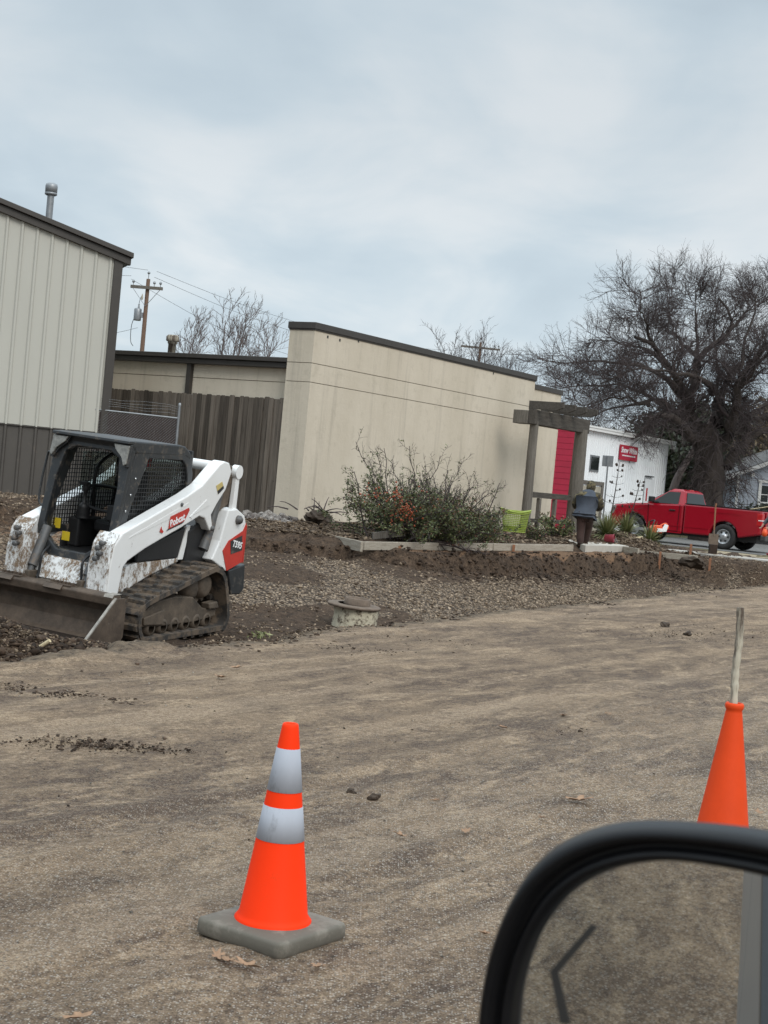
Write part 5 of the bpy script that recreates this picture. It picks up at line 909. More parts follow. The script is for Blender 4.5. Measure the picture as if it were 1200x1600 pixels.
# ================================================================== red pickup
def make_truck():
    ph = R(34); fw = Vector((-math.cos(ph), math.sin(ph), 0)); le = Vector((-math.sin(ph), -math.cos(ph), 0)); P0 = at(1128.7, 843.3, 47); O = P0 - le * 1.0; O.z = .318
    T = thing('pickup_truck', 'bright red regular cab pickup truck parked beyond the walkway, facing left', 'pickup truck', M=Matrix(((fw.x, le.x, 0, O.x), (fw.y, le.y, 0, O.y), (0, 0, 1, O.z), (0, 0, 0, 1))))
    def arc(cx, r, cz=.40, a0=180, a1=0, n=10): return [(cx + r * math.cos(R(a0 + (a1 - a0) * k / n)), cz + r * math.sin(R(a0 + (a1 - a0) * k / n))) for k in range(n + 1)]
    low = [(-1.16, .55)] + [(-.47, .40)] + arc(0, .46, .42)[1:-1] + [(.47, .38)] + [(2.60, .36)] + arc(3.08, .46, .42)[1:-1] + [(3.55, .40), (3.86, .42), (3.90, .62)]
    bed = MB(); bed.prism([p for p in low if p[0] < 1.2] + [(1.36, .37), (1.36, 1.31), (-1.18, 1.31), (-1.2, 1.1)], -1.0, 1.0); bd = bed.build('bed', M_['paint'], T, .05)
    MB().box(-1.19, 1.35, .93, 1.003, 1.311, 1.335).box(-1.19, 1.35, -1.003, -.93, 1.311, 1.335).box(-1.19, -1.1, -.929, .929, 1.311, 1.333).build('rail_cap', M_['black'], bd)
    MB().box(-1.09, 1.3, -.92, .92, 1.3105, 1.312).build('bed_interior', M_['black'], bd)
    MB().prism([(.5, 1.15), (-.30, 1.16), (-.55, 1.11), (-.3, 1.13), (.5, 1.12)], .995, 1.012).prism([(1.3, .60), (.5, .60), (.5, .585), (1.3, .58)], .995, 1.012).build('bed_crease', M_['paint'], bd)
    bo = MB(); bo.prism([(1.385, .37), (2.60, .36)] + arc(3.08, .46, .42)[1:-1] + [(3.55, .40), (3.86, .42), (3.92, .62), (3.92, .98), (3.80, 1.10), (3.2, 1.19), (2.62, 1.235), (1.385, 1.30)], -.985, .985); body = bo.build('cab_body', M_['paint'], T, .06)
    # greenhouse
    lo = [(1.385, .96), (2.72, .93), (2.72, -.93), (1.385, -.96)]; hi = [(1.47, .74), (2.02, .74), (2.02, -.74), (1.47, -.74)]; tp = [(1.60, .64), (1.95, .62), (1.95, -.62), (1.60, -.64)]
    gr = MB(); vs = [(x, y, 1.24) for x, y in lo] + [(x, y, 1.70) for x, y in hi] + [(x, y, 1.765) for x, y in tp]; gr.add(vs, [(0, 1, 5, 4), (1, 2, 6, 5), (2, 3, 7, 6), (3, 0, 4, 7), (4, 5, 9, 8), (5, 6, 10, 9), (6, 7, 11, 10), (7, 4, 8, 11), (8, 9, 10, 11), (3, 2, 1, 0)]); cab = gr.build('cab', M_['paint'], T, .05)
    def side(x, z, s=1): # point on the cab's flank
        t = (z - 1.24) / .46; return (x, s * ((.955 - .012 * (x - 1.4)) * (1 - t) + .74 * t), z)
    for s in (1, -1):
        def pane(pts, name, mat, off=.012):
            m = MB(); v = [Vector(side(x, z, s)) + Vector((0, s * off, .004)) for x, z in pts]; m.add(v + [q - Vector((0, s * .02, 0)) for q in v], [tuple(range(len(v)))] + [(i, (i + 1) % len(v), len(v) + (i + 1) % len(v), len(v) + i) for i in range(len(v))]); return m.build(name, mat, body)
        pane([(1.60, 1.275), (2.50, 1.265), (2.42, 1.34), (2.03, 1.655), (1.63, 1.665)], 'side_window', M_['glass'])
        dl = MB()
        for a, b_ in (((1.54, .42), (1.52, 1.27)), ((2.56, .42), (2.60, 1.22)), ((1.54, .42), (2.56, .42))): dl.bar((a[0], s * .99, a[1]), (b_[0], s * .99, b_[1]), .012, .012)
        dr = dl.build('door_seam', M_['lip'], body)
        MB().box(1.66, 1.86, s * 1.005 - .02, s * 1.005 + .02, 1.06, 1.10).build('door_handle', M_['black'], dr, .008)
        mi_ = MB(); mi_.box(2.36, 2.50, s * 1.16 - .12, s * 1.16 + .12, 1.28, 1.46); mi_.bar((2.46, s * .95, 1.28), (2.44, s * 1.08, 1.33), .05); mi_.build('wing_mirror', M_['black'], T, .03)
        MB().box(1.4, 2.6, s * .988 - .01, s * .988 + .012, .58, .60).box(1.4, 2.6, s * .985 - .01, s * .985 + .01, .36, .40).build('sill_trim', M_['paint'], body)
    rg = [(1.395, .78, 1.29), (1.395, -.78, 1.29), (1.455, -.64, 1.665), (1.455, .64, 1.665)]
    MB().add([(x - .014, y, z) for x, y, z in rg] + [(x + .02, y, z) for x, y, z in rg], [(0, 1, 2, 3), (0, 4, 5, 1), (1, 5, 6, 2), (2, 6, 7, 3), (3, 7, 4, 0)]).build('rear_window', M_['glass'], cab)
    wsn = [(2.70, .84, 1.27), (2.70, -.84, 1.27), (2.06, -.66, 1.66), (2.06, .66, 1.66)]; MB().add([(x + .03, y, z + .01) for x, y, z in wsn] + [(x - .05, y, z) for x, y, z in wsn], [(3, 2, 1, 0), (0, 1, 5, 4), (1, 2, 6, 5), (2, 3, 7, 6), (3, 0, 4, 7)]).build('windscreen', M_['glass'], cab)
    for yy in (-.12, 0, .12): MB().box(1.57, 1.60, yy - .05, yy + .05, 1.74, 1.775).build('brake_light', M_['lamp'], cab)
    for s in (1, -1):
        tl = MB().box(-1.215, -1.04, s * .90 - .108, s * .90 + .108, .83, 1.22).build('tail_light', M_['lamp'], T, .02); MB().box(-1.22, -1.10, s * .905 - .108, s * .905 + .108, .99, 1.02).build('reverse_lens', M_['letter'], tl)
        MB().prism([(3.94, .78), (3.80, .80), (3.70, 1.06), (3.84, 1.06)], s * .72, s * .99).build('headlight', M_['lens'], T, .01)
    MB().box(-1.235, -1.205, -.70, .70, .60, 1.27).build('tailgate', M_['paint'], T, .02)
    MB().box(-1.36, -1.2, -.98, .98, .38, .56).build('rear_bumper', M_['chromebar'], T, .03); MB().box(3.86, 4.0, -.98, .98, .38, .60).build('front_bumper', M_['chromebar'], T, .04)
    MB().box(-1.0, 3.5, -.75, .75, .30, .5).build('chassis', M_['black'], T)
    for x in (0, 3.08):
        for s in (1, -1):
            wl = MB().lathe([(.0, -.12), (.24, -.12), (.30, -.125), (.385, -.11), (.40, -.06), (.40, .06), (.385, .11), (.31, .125), (.235, .11), (.225, .06)], 36, (x, s * .86, .40), axis='y').build('wheel', M_['tyre'], T)
            rm = MB(); rm.lathe([(.232, .112), (.222, .118), (.205, .07), (.16, .06), (.09, .10), (.07, .125), (.05, .13), (0, .13)] if s > 0 else [(.232, -.112), (.222, -.118), (.205, -.07), (.16, -.06), (.09, -.10), (.07, -.125), (.05, -.13), (0, -.13)], 30, (x, s * .86, .40), axis='y'); rm.build('rim', M_['rim'], wl)
            ho = MB()
            for k in range(6): a = k * math.pi / 3; ho.lathe([(0, s * .0), (.032, s * .0)], 10, (x + .145 * math.cos(a), s * .86 + s * .092, .40 + .145 * math.sin(a)), axis='y')
            ho.build('rim_openings', M_['black'], wl)['kind'] = 'thing'
    MB().tube([(-1.6, .9, 1.52), (-.6, .6, 1.31)], .018, 8).build('tool_handle_in_bed', M_['lumber'], T)
make_truck()

# ================================================================== pergola and railing
PG = thing('pergola', 'weathered timber entrance pergola with two thick posts and overhanging rafters', 'pergola', M=in_at(33.04, 16.57, 0))
MB().tube(catmull([(.0, .02, .1), (.01, 0, 1.2), (.0, 0, 2.2), (0, 0, 3.28)], 5, False), [.125 - .0012 * i for i in range(16)], 14).build('post', M_['timber'], PG)
MB().tube(catmull([(2.72, -.03, .1), (2.74, 0, 1.4), (2.75, 0, 2.4), (2.75, 0, 3.28)], 5, False), [.20 - .0022 * i for i in range(16)], 14).build('post', M_['timber'], PG)
MB().box(-.18, 3.02, -.10, .10, 3.20, 3.56).build('beam', M_['beam'], PG, .012); MB().box(-.2, .16, .10, .5, 3.2, 3.53).build('beam_return', M_['timber'], PG, .012)
for x in (-.10, .57, 1.23, 1.88): MB().prism([(-.80, 3.64), (-.62, 3.565), (.13, 3.565), (.13, 3.77), (-.80, 3.77)], x - .035, x + .035, 0, lambda p, h: (h, p[0], p[1])).build('rafter', M_['beam'], PG, .008)
RL = thing('hand_rail', 'low dark wooden rail between the pergola posts', 'railing', M=in_at(33.25, 16.62, 0)); MB().box(0, 2.3, -.05, .05, 1.42, 1.56).build('top_rail', M_['beam'], RL, .008); MB().box(0, 2.3, -.03, .03, .80, .90).build('bottom_rail', M_['beam'], RL, .008)
for x in (.55, 1.45): MB().box(x - .05, x + .05, -.048, .048, .3, 1.415).build('post', M_['timber'], RL, .008)

# ================================================================== form boards, stakes and lumber
def board(p, q, h, w, mat, label, cat='board', name='form_board', group=None):
    p = Vector(p); q = Vector(q); d = q - p; o = MB().box(0, d.length, -w / 2, w / 2, -h, 0).build(name, M_[mat], None, .006); hx = d.normalized(); hz = Vector((0, 0, 1)); hy = hz.cross(hx).normalized(); hz = hx.cross(hy)
    o.matrix_world = Matrix(((hx.x, hy.x, hz.x, p.x), (hx.y, hy.y, hz.y, p.y), (hx.z, hy.z, hz.z, p.z), (0, 0, 0, 1))); return tag(o, label, cat, group)
board(at(418, 814, 30.2), at(566, 846, 24.45), .17, .045, 'board', 'grey form board running diagonally from the stucco corner to the shrub bed', group='concrete form boards')
b_, e_ = at(566, 846, 24.45), at(895, 851, 32.2); mid = b_.lerp(e_, .55)
board(b_ + Vector((.03, .02, 0)), mid, .14, .045, 'board', 'long pale form board in front of the shrub with an orange stake', group='concrete form boards'); board(mid + Vector((.02, .02, .0)), e_, .14, .045, 'board', 'long pale form board ending at the stooping person by the walkway', group='concrete form boards')
board(at(962, 852, 35.2), at(998, 857, 34.2), .14, .045, 'board', 'short grey form board at the right end of the pale walkway', group='concrete form boards')
board(at(998, 860, 35.4), at(1090, 868, 34.6), .13, .045, 'board', 'grey form board between the walkway and the muddy bank on the right', group='concrete form boards')
board(at(955, 846, 36.4), at(1003, 838, 37.6), .09, .06, 'lumber', 'new pale timber lying by the red bucket', 'lumber', 'lumber'); board(at(980, 838, 37.2), at(1003, 841, 37.8), .05, .14, 'lumber', 'second short pale timber behind the red bucket', 'lumber', 'lumber'); board(at(1064, 868, 36.0), at(1088, 872, 35.8), .03, .12, 'lumber', 'thin pale offcut on the sidewalk near the shovel', 'lumber', 'lumber')
board(at(582, 832, 26.0), at(632, 827, 26.4), .12, .05, 'timber', 'old grey plank lying under the berry shrub', 'plank', 'plank')
for (u, v, d, h, lb) in ((625, 853, 24.9, .26, 'short orange brown stake nailed to the long form board'), (1032, 862, 34.2, .36, 'thin rusty stake standing in the bank right of the walkway'), (1080, 850, 35.8, .42, 'rusty stake standing beside the tan gravel strip'), (803, 851, 29.4, .2, 'small stake behind the form board below the green basket'), (1110, 872, 35.2, .3, 'pale stake near the shovel on the right')):
    p = at(u, v, d); o = MB().prism([(-.025, 0), (.025, 0), (.025, -h), (0, -h - .1), (-.025, -h)], -.02, .02).build('stake', M_['stake']); o.location = p; tag(o, lb, 'stake', 'wooden stakes along the forms')

# ================================================================== manhole riser
g0 = (-.24, 18.32); MH = thing('manhole_riser', 'flaking pale concrete manhole riser with rusty iron frame standing in the dug gravel', 'manhole', (g0[0], g0[1], -.34), R(20))
mp_ = [(.275, 0), (.28, .05), (.268, .16), (.272, .29)]; mb = MB().lathe(mp_, 28); r1 = np.random.default_rng(4); mb.v = [(x * (1 + r1.normal(0, .025)), y * (1 + r1.normal(0, .025)), z) for x, y, z in mb.v]; mb.build('concrete_ring', M_['oldpaint'], MH)
MB().lathe([(.24, .285), (.325, .29), (.33, .312), (.32, .32), (.2, .325)], 36, (-.035, 0, 0)).build('flange', M_['iron'], MH); MB().lathe([(.165, .325), (.155, .40), (.145, .405), (.135, .395), (.13, .37), (0, .37)], 32).build('frame', M_['iron'], MH)
MH.rotation_euler = (R(1.5), R(3), 0)

# ================================================================== plants
def rnd4(n, g): return {'rnd': ('POINT', rnd_attr(n, 4, g))}
def shrub():
    g = np.random.default_rng(5); c = Vector((.66, 27.15, .50)); root = thing('berry_shrub', 'wide sprawling evergreen shrub with clusters of orange berries against the stucco wall', 'shrub', c)
    n = 95; a = g.uniform(0, 6.28, n); st = np.stack([g.normal(0, .55, n), g.normal(0, .5, n), np.zeros(n)], 1); st[:, :2] = st[:, :1] * np.array([[.72, .9]]) + g.normal(0, .28, (n, 2)); d = np.stack([np.cos(a) * .8 + .25, np.sin(a) * .8, g.uniform(.35, 1.3, n)], 1); L = []; p = st
    for j in range(7): L.append(p); d = d + g.normal(0, .16, d.shape); d[:, 2] -= .06; d /= np.linalg.norm(d, axis=1, keepdims=True); p = p + d * (g.uniform(.14, .26, (n, 1)))
    P = np.stack(L, 1); Rr = np.linspace(.016, .006, 7)[None].repeat(n, 0)
    # the long arching shoots on top, from left to right
    tops = [(556, 690, 26.6), (590, 712, 26.7), (640, 697, 27.0), (665, 728, 27.2), (688, 712, 27.4), (700, 735, 27.5), (722, 722, 27.8), (745, 752, 28.2), (762, 765, 28.5), (600, 700, 27.2), (612, 722, 26.4), (578, 724, 26.3), (542, 762, 26.2)]
    X = []
    for (u, v, d_) in tops:
        t_ = at(u, v, d_) - c; b0 = Vector((t_.x * .55, t_.y * .55, .15)); X.append(polyl([b0, b0.lerp(t_, .5) + Vector((g.normal(0, .08), 0, .14)), b0.lerp(t_, .8) + Vector((0, 0, .06)), t_], 7))
    X = np.array(X); XR = np.linspace(.013, .005, 7)[None].repeat(len(X), 0); P = np.concatenate([P, X]); Rr = np.concatenate([Rr, XR])
    P1, R1 = grow(P, Rr, 9, .18, .55, (25, 65), .6, .12, 5, .15, .22, .5, .004, g); P2, R2 = grow(P1, R1, 5, .07, .2, (25, 65), .7, .08, 4, .1, .2, .6, .003, g)
    V, Q = join([tubes(P, Rr, 4), tubes(P1, R1, 3), tubes(P2, R2, 3)]); np_mesh('branch', V, Q, M_['twig'], root)
    def leafpts(PP, per, sd):
        i = g.integers(0, len(PP), per); j = g.uniform(0, PP.shape[1] - 1.01, per); j0 = j.astype(int); f = (j - j0)[:, None]; return PP[i, j0] * (1 - f) + PP[i, j0 + 1] * f + g.normal(0, sd, (per, 3))
    pts = np.concatenate([leafpts(P2, 24000, .014), leafpts(P1, 11000, .018), leafpts(P, 2500, .015)]); pts = pts[pts[:, 2] > -.05]; hl_ = .95 - .22 * np.clip(pts[:, 0], -1, 2); lowp = g.uniform(0, 1, len(pts)) < np.clip(1.25 - (pts[:, 2] / hl_) ** 1.5, .10, 1); pts = pts[lowp]
    V, Q = leaves(pts, .052, g, .2, .42); np_mesh('foliage', V, Q, M_['shrub'], root, False, rnd4(len(pts), g))
    k = leafpts(P2[(P2[:, 0, 2] < .8)], 4200, .018); V, Q = leaves(k, .045, g, .2, .42); np_mesh('rusty_foliage', V, Q, M_['rust'], root, False, rnd4(len(k), g))
    for (u, v, d_, m, sd) in ((622, 772, 26.1, 26, .07), (628, 784, 26.0, 34, .08), (634, 800, 25.9, 36, .08), (645, 806, 26.0, 18, .08), (603, 792, 26.1, 12, .08), (575, 772, 26.1, 12, .10), (680, 786, 26.8, 7, .06), (590, 770, 26.2, 8, .08), (655, 770, 26.7, 5, .06), (612, 812, 25.9, 8, .07)):
        q = at(u, v, d_) - c; pp = np.array(q)[None] + g.normal(0, sd, (m, 3)) * np.array([1, .6, 1]); V, Q = stones(pp, g.uniform(.014, .021, m), g, 1, True, .03); np_mesh('berry_cluster', V, Q, M_['berry'], root, True)['kind'] = 'stuff'
shrub()
def bush(label, c, rx, h, n, seed, mats=('shrub', 'rust'), size=.05, nm='shrub', grp=None):
    g = np.random.default_rng(seed); root = thing(nm, label, 'shrub', c, 0, grp); m = 26; a = g.uniform(0, 6.28, m); b0 = np.stack([np.cos(a) * rx * .3, np.sin(a) * rx * .3, 0 * a - .05], 1); e = np.stack([np.cos(a) * rx * g.uniform(.4, 1, m), np.sin(a) * rx * g.uniform(.4, 1, m), h * g.uniform(.4, 1.1, m)], 1); t = np.linspace(0, 1, 6)[None, :, None]; P = b0[:, None] * (1 - t) + e[:, None] * t + g.normal(0, .03, (m, 6, 3)); Rr = np.linspace(.01, .004, 6)[None].repeat(m, 0)
    P1, R1 = grow(P, Rr, 7, h * .2, h * .5, (25, 65), .6, .1, 5, .15, .25, .5, .003, g); V, Q = join([tubes(P, Rr, 4), tubes(P1, R1, 3)]); np_mesh('branch', V, Q, M_['twig'], root)
    i = g.integers(0, len(P1), n); j = g.integers(0, 5, n); pts = P1[i, j] + g.normal(0, .02, (n, 3)); V, Q = leaves(pts, size, g, .2, .45); np_mesh('foliage', V, Q, M_[mats[0]], root, False, rnd4(n, g))
    if mats[1]: k = pts[::4] + g.normal(0, .02, pts[::4].shape); V, Q = leaves(k, size, g, .2, .45); np_mesh('dry_foliage', V, Q, M_[mats[1]], root, False, rnd4(len(k), g))
p = at(752, 812, 29.6); bush('low dark shrub between the berry shrub and the green basket', (p.x, p.y, .48), .42, .62, 2600, 61)
p = at(838, 815, 33.5); bush('tangled low shrub at the foot of the left pergola post', (p.x, p.y, .5), .36, .40, 1000, 62)
p = at(872, 812, 37.0); bush('dry grassy bush under the dark rail', (p.x, p.y, .5), .45, .45, 1100, 63, ('shrub', 'drybrown'), .08)
hr = at(1150, 800, 60.8)
for (u, lb, sd_) in ((1168, 'dark clipped bush left of the house window', 64), (1195, 'dark clipped bush below the house window', 65), (1222, 'dark clipped bush right of the house window', 66)): q = at(u, 792, 61); bush(lb, (q.x, q.y, .3), .75, 1.5, 1500, sd_, ('ever', None), .12)
def yucca(label, c, rad, n, seed, grp='yuccas on the mulch mound'):
    g = np.random.default_rng(seed); root = thing('yucca', label, 'plant', c, 0, grp); a = g.uniform(0, 6.28, n); el = np.radians(g.uniform(8, 80, n)); L = rad * g.uniform(.65, 1.1, n); k = 5; ts = np.linspace(0, 1, k); V = []
    d = np.stack([np.cos(a) * np.cos(el), np.sin(a) * np.cos(el), np.sin(el)], 1); sd_ = np.stack([-np.sin(a), np.cos(a), 0 * a], 1); w = np.array([.013, .015, .012, .008, .001])
    for j, t in enumerate(ts): p = d * (L * t)[:, None] + np.array([0, 0, -1.0]) * (L * .28 * t ** 2.2 * np.cos(el))[:, None]; V += [p + sd_ * w[j], p - sd_ * w[j] ]
    V = np.stack(V, 1); Q = np.concatenate([(np.array([0, 1, 3, 2]) + 2 * j)[None] + (np.arange(n) * 2 * k)[:, None] for j in range(k - 1)]); np_mesh('leaves_rosette', V.reshape(-1, 3), Q, M_['grass'], root, False, {'rnd': ('POINT', rnd_attr(n, 2 * k, g))}); return root, g
def stalk(root, c, top, g):
    base = Vector((0, 0, .1)); tp_ = top - Vector(c); ax = catmull([base, base.lerp(tp_, .5) + Vector((.02, 0, 0)), tp_], 6, False); m = MB().tube(ax, [.022 - .0014 * i for i in range(13)], 6); pods = []
    for i in range(22):
        t = .30 + .68 * i / 22; p = ax[min(int(t * 12), 12)]; a = i * 2.4; l = .34 * (1 - t) + .08; q = p + Vector((math.cos(a) * l, math.sin(a) * l * .6, l * .25)); m.tube([p, p.lerp(q, .6) + Vector((0, 0, -.015)), q], .0055, 4); 
        if i % 2 == 0 or t > .85: pods.append(q)
    s = m.build('flower_stalk', M_['bark'], root); V, Q = stones(np.array([tuple(q) for q in pods]), np.full(len(pods), .032), g, 1.3, True, .1); np_mesh('seed_pods', V, Q, M_['log'], s)['kind'] = 'stuff'
c = at(950, 822, 37.2); c.z = gz(c.x, c.y) - .02; c = Vector(c); r_, g_ = yucca('yucca right of the stooping person with the tallest dry stalk', c, .72, 330, 71); stalk(r_, c, at(968, 722, 37.4), g_)
c = at(978, 826, 38.0); c.z = gz(c.x, c.y) - .02; r_, g_ = yucca('yucca in the middle of the mound with a shorter dry stalk', c, .66, 280, 72); stalk(r_, c, at(1001, 750, 38.2), g_)
c = at(1016, 832, 38.6); c.z = gz(c.x, c.y); yucca('spiky yucca at the right foot of the mound beside the chainsaw', c, .62, 190, 73)
for i, (u, v, d, lb) in enumerate(((410, 972, 15.9, 'small green weed tuft in the gravel right of the tracks'),)):
    p = at(u, v, d); g = np.random.default_rng(80); n = 60; a = g.uniform(0, 6.28, n); P = np.stack([np.stack([np.cos(a) * .02, np.sin(a) * .02, 0 * a], 1), np.stack([np.cos(a) * .06, np.sin(a) * .06, .04 + 0 * a], 1)], 1); V, Q = leaves(np.stack([g.normal(0, .05, n), g.normal(0, .05, n), g.uniform(0, .06, n)], 1), .06, g, .2, .4); o = np_mesh('weed', V, Q, M_['grass'], None, False, rnd4(n, g)); o.location = (p.x, p.y, gz(p.x, p.y) + .01); tag(o, lb, 'weed')

# ================================================================== people
def skin(name, nodes, edges, mat, parent, root, sub=1):
    keys = list(nodes); me = bpy.data.meshes.new(name); me.from_pydata([nodes[k][0] for k in keys], [(keys.index(a), keys.index(b)) for a, b in edges], []); o = finish(me, name, mat, parent)
    sk = o.modifiers.new('skin', 'SKIN'); sk.use_smooth_shade = True
    lay = me.skin_vertices[0].data if me.skin_vertices else None
    if lay is None:
        bpy.context.view_layer.objects.active = o; lay = me.skin_vertices[0].data
    for i, k in enumerate(keys): r = nodes[k][1]; lay[i].radius = r if isinstance(r, tuple) else (r, r); lay[i].use_root = (k == root)
    sb = o.modifiers.new('smooth', 'SUBSURF'); sb.levels = sb.render_levels = sub; return o
def chain(*k): return list(zip(k[:-1], k[1:]))
def hand(nd, ed, side, wrist, pos, fwd, out, thumb):
    """palm and five unequal, curled fingers"""
    pos = Vector(pos); fwd = Vector(fwd).normalized(); out = Vector(out).normalized(); nrm_ = fwd.cross(out)
    nd[side + 'palm'] = (tuple(pos + fwd * .05), (.034, .016)); ed.append((wrist, side + 'palm'))
    for i, l in enumerate((.068, .078, .072, .055)):
        b_ = pos + fwd * .088 + out * (.026 - .018 * i); k1, k2, k3 = (side + 'f%d%d' % (i, j) for j in range(3)); nd[k1] = (tuple(b_), .0095); nd[k2] = (tuple(b_ + fwd * l * .5 + nrm_ * .012), .009); nd[k3] = (tuple(b_ + fwd * l * .8 + nrm_ * .04), .008); ed += [(side + 'palm', k1), (k1, k2), (k2, k3)]
    t1, t2 = side + 't1', side + 't2'; nd[t1] = (tuple(pos + fwd * .045 + out * .045 * thumb), .011); nd[t2] = (tuple(pos + fwd * .085 + out * .058 * thumb + nrm_ * .02), .009); ed += [(side + 'palm', t1), (t1, t2)]
def head(nd, ed, neck, p, look):
    p = Vector(p); look = Vector(look).normalized(); nd['jaw'] = (tuple(p + Vector((0, 0, -.06)) + look * .02), (.058, .066)); nd['head'] = (tuple(p + Vector((0, 0, .03))), (.078, .092)); nd['crown'] = (tuple(p + Vector((0, 0, .10))), (.066, .078)); ed += [(neck, 'jaw'), ('jaw', 'head'), ('head', 'crown')]
    nd['nose'] = (tuple(p + look * .105 + Vector((0, 0, -.005))), .014); ed.append(('head', 'nose'))
def walking_person():
    b = at(906, 859, 33.4); T = thing('person', 'stooping person seen from behind in grey-blue vest, camouflage sleeves and brown trousers', 'person', (b.x, b.y, b.z), R(-6))
    # local: x right, y away from the viewer; weight on the near left foot, right leg swung ahead
    J = dict(pel=((.05, .10, .80), (.13, .11)), waist=((.06, .13, .95), (.13, .10)), chest=((.075, .20, 1.11), (.155, .115)), uchest=((.085, .27, 1.24), (.13, .09)), neck=((.10, .33, 1.31), .056),
        shl=((-.11, .24, 1.23), .07), ell=((-.21, .24, .99), .052), wrl=((-.12, .46, .92), .034), shr=((.28, .27, 1.22), .07), elr=((.385, .27, .98), .052), wrr=((.30, .50, .93), .034),
        hpl=((-.03, .09, .76), .095), knl=((-.02, .10, .43), .066), anl=((-.01, .0, .10), .045), tol=((0, .15, .04), .04), hpr=((.14, .11, .76), .095), knr=((.15, .42, .50), .066), anr=((.12, .62, .14), .045), tor=((.13, .78, .07), .04))
    E_ = chain('pel', 'waist', 'chest', 'uchest', 'neck') + chain('uchest', 'shl', 'ell', 'wrl') + chain('uchest', 'shr', 'elr', 'wrr') + chain('pel', 'hpl', 'knl', 'anl', 'tol') + chain('pel', 'hpr', 'knr', 'anr', 'tor')
    nd = {k: (p, (r * .92 if not isinstance(r, tuple) else (r[0] * .92, r[1] * .92))) for k, (p, r) in J.items()}; ed = list(E_)
    hand(nd, ed, 'l', 'wrl', (-.11, .48, .91), (.2, 1, -.2), (1, -.2, 0), 1); hand(nd, ed, 'r', 'wrr', (.29, .52, .92), (-.2, 1, -.2), (-1, -.2, 0), 1); head(nd, ed, 'neck', (.13, .40, 1.40), (.25, .85, -.45))
    skin('body', nd, ed, M_['skin'], T, 'pel')
    def grown(keys, d1, d2): return {k: (J[k][0], (J[k][1] + d1) if not isinstance(J[k][1], tuple) else tuple(x + d2 for x in J[k][1])) for k in keys}
    skin('jacket_sleeves', grown(('chest', 'uchest', 'shl', 'ell', 'wrl', 'shr', 'elr', 'wrr'), .042, .02), chain('chest', 'uchest', 'shl', 'ell', 'wrl') + chain('uchest', 'shr', 'elr', 'wrr'), M_['camo'], T, 'chest')
    ve = dict(z=((.045, .085, .68), (.25, .22)), a=((.045, .09, .78), (.25, .22)), b=((.055, .12, .92), (.24, .20)), c=((.07, .19, 1.08), (.245, .17)), d=((.085, .255, 1.22), (.255, .15)), e=((.095, .29, 1.29), (.19, .11)), f=((.105, .32, 1.335), (.10, .085))); skin('padded_vest', ve, chain(*'zabcdef'), M_['vest'], T, 'b')
    tr = grown(('pel', 'hpl', 'knl', 'anl', 'hpr', 'knr', 'anr'), .036, .012); skin('trousers', tr, chain('pel', 'hpl', 'knl', 'anl') + chain('pel', 'hpr', 'knr', 'anr'), M_['trousers'], T, 'pel')
    for x, y, z in ((-.01, .0, .0), (.12, .62, .05)): skin('boot', dict(a=((x, y, z + .19), .068), b=((x, y, z + .07), .066), c=((x + .01, y + .10, z + .055), .058), d=((x + .015, y + .19, z + .045), .048)), chain(*'abcd'), M_['log'], T, 'b')
    cp = dict(n=((.11, .34, 1.30), (.10, .10)), a=((.125, .375, 1.38), (.115, .125)), b=((.13, .395, 1.46), (.12, .13)), c=((.13, .40, 1.53), (.095, .10)), d=((.13, .40, 1.565), (.035, .035)), br=((.18, .53, 1.44), (.06, .03))); skin('camouflage_cap', cp, chain('n', 'a', 'b', 'c', 'd') + [('b', 'br')], M_['camo'], T, 'b')
walking_person()
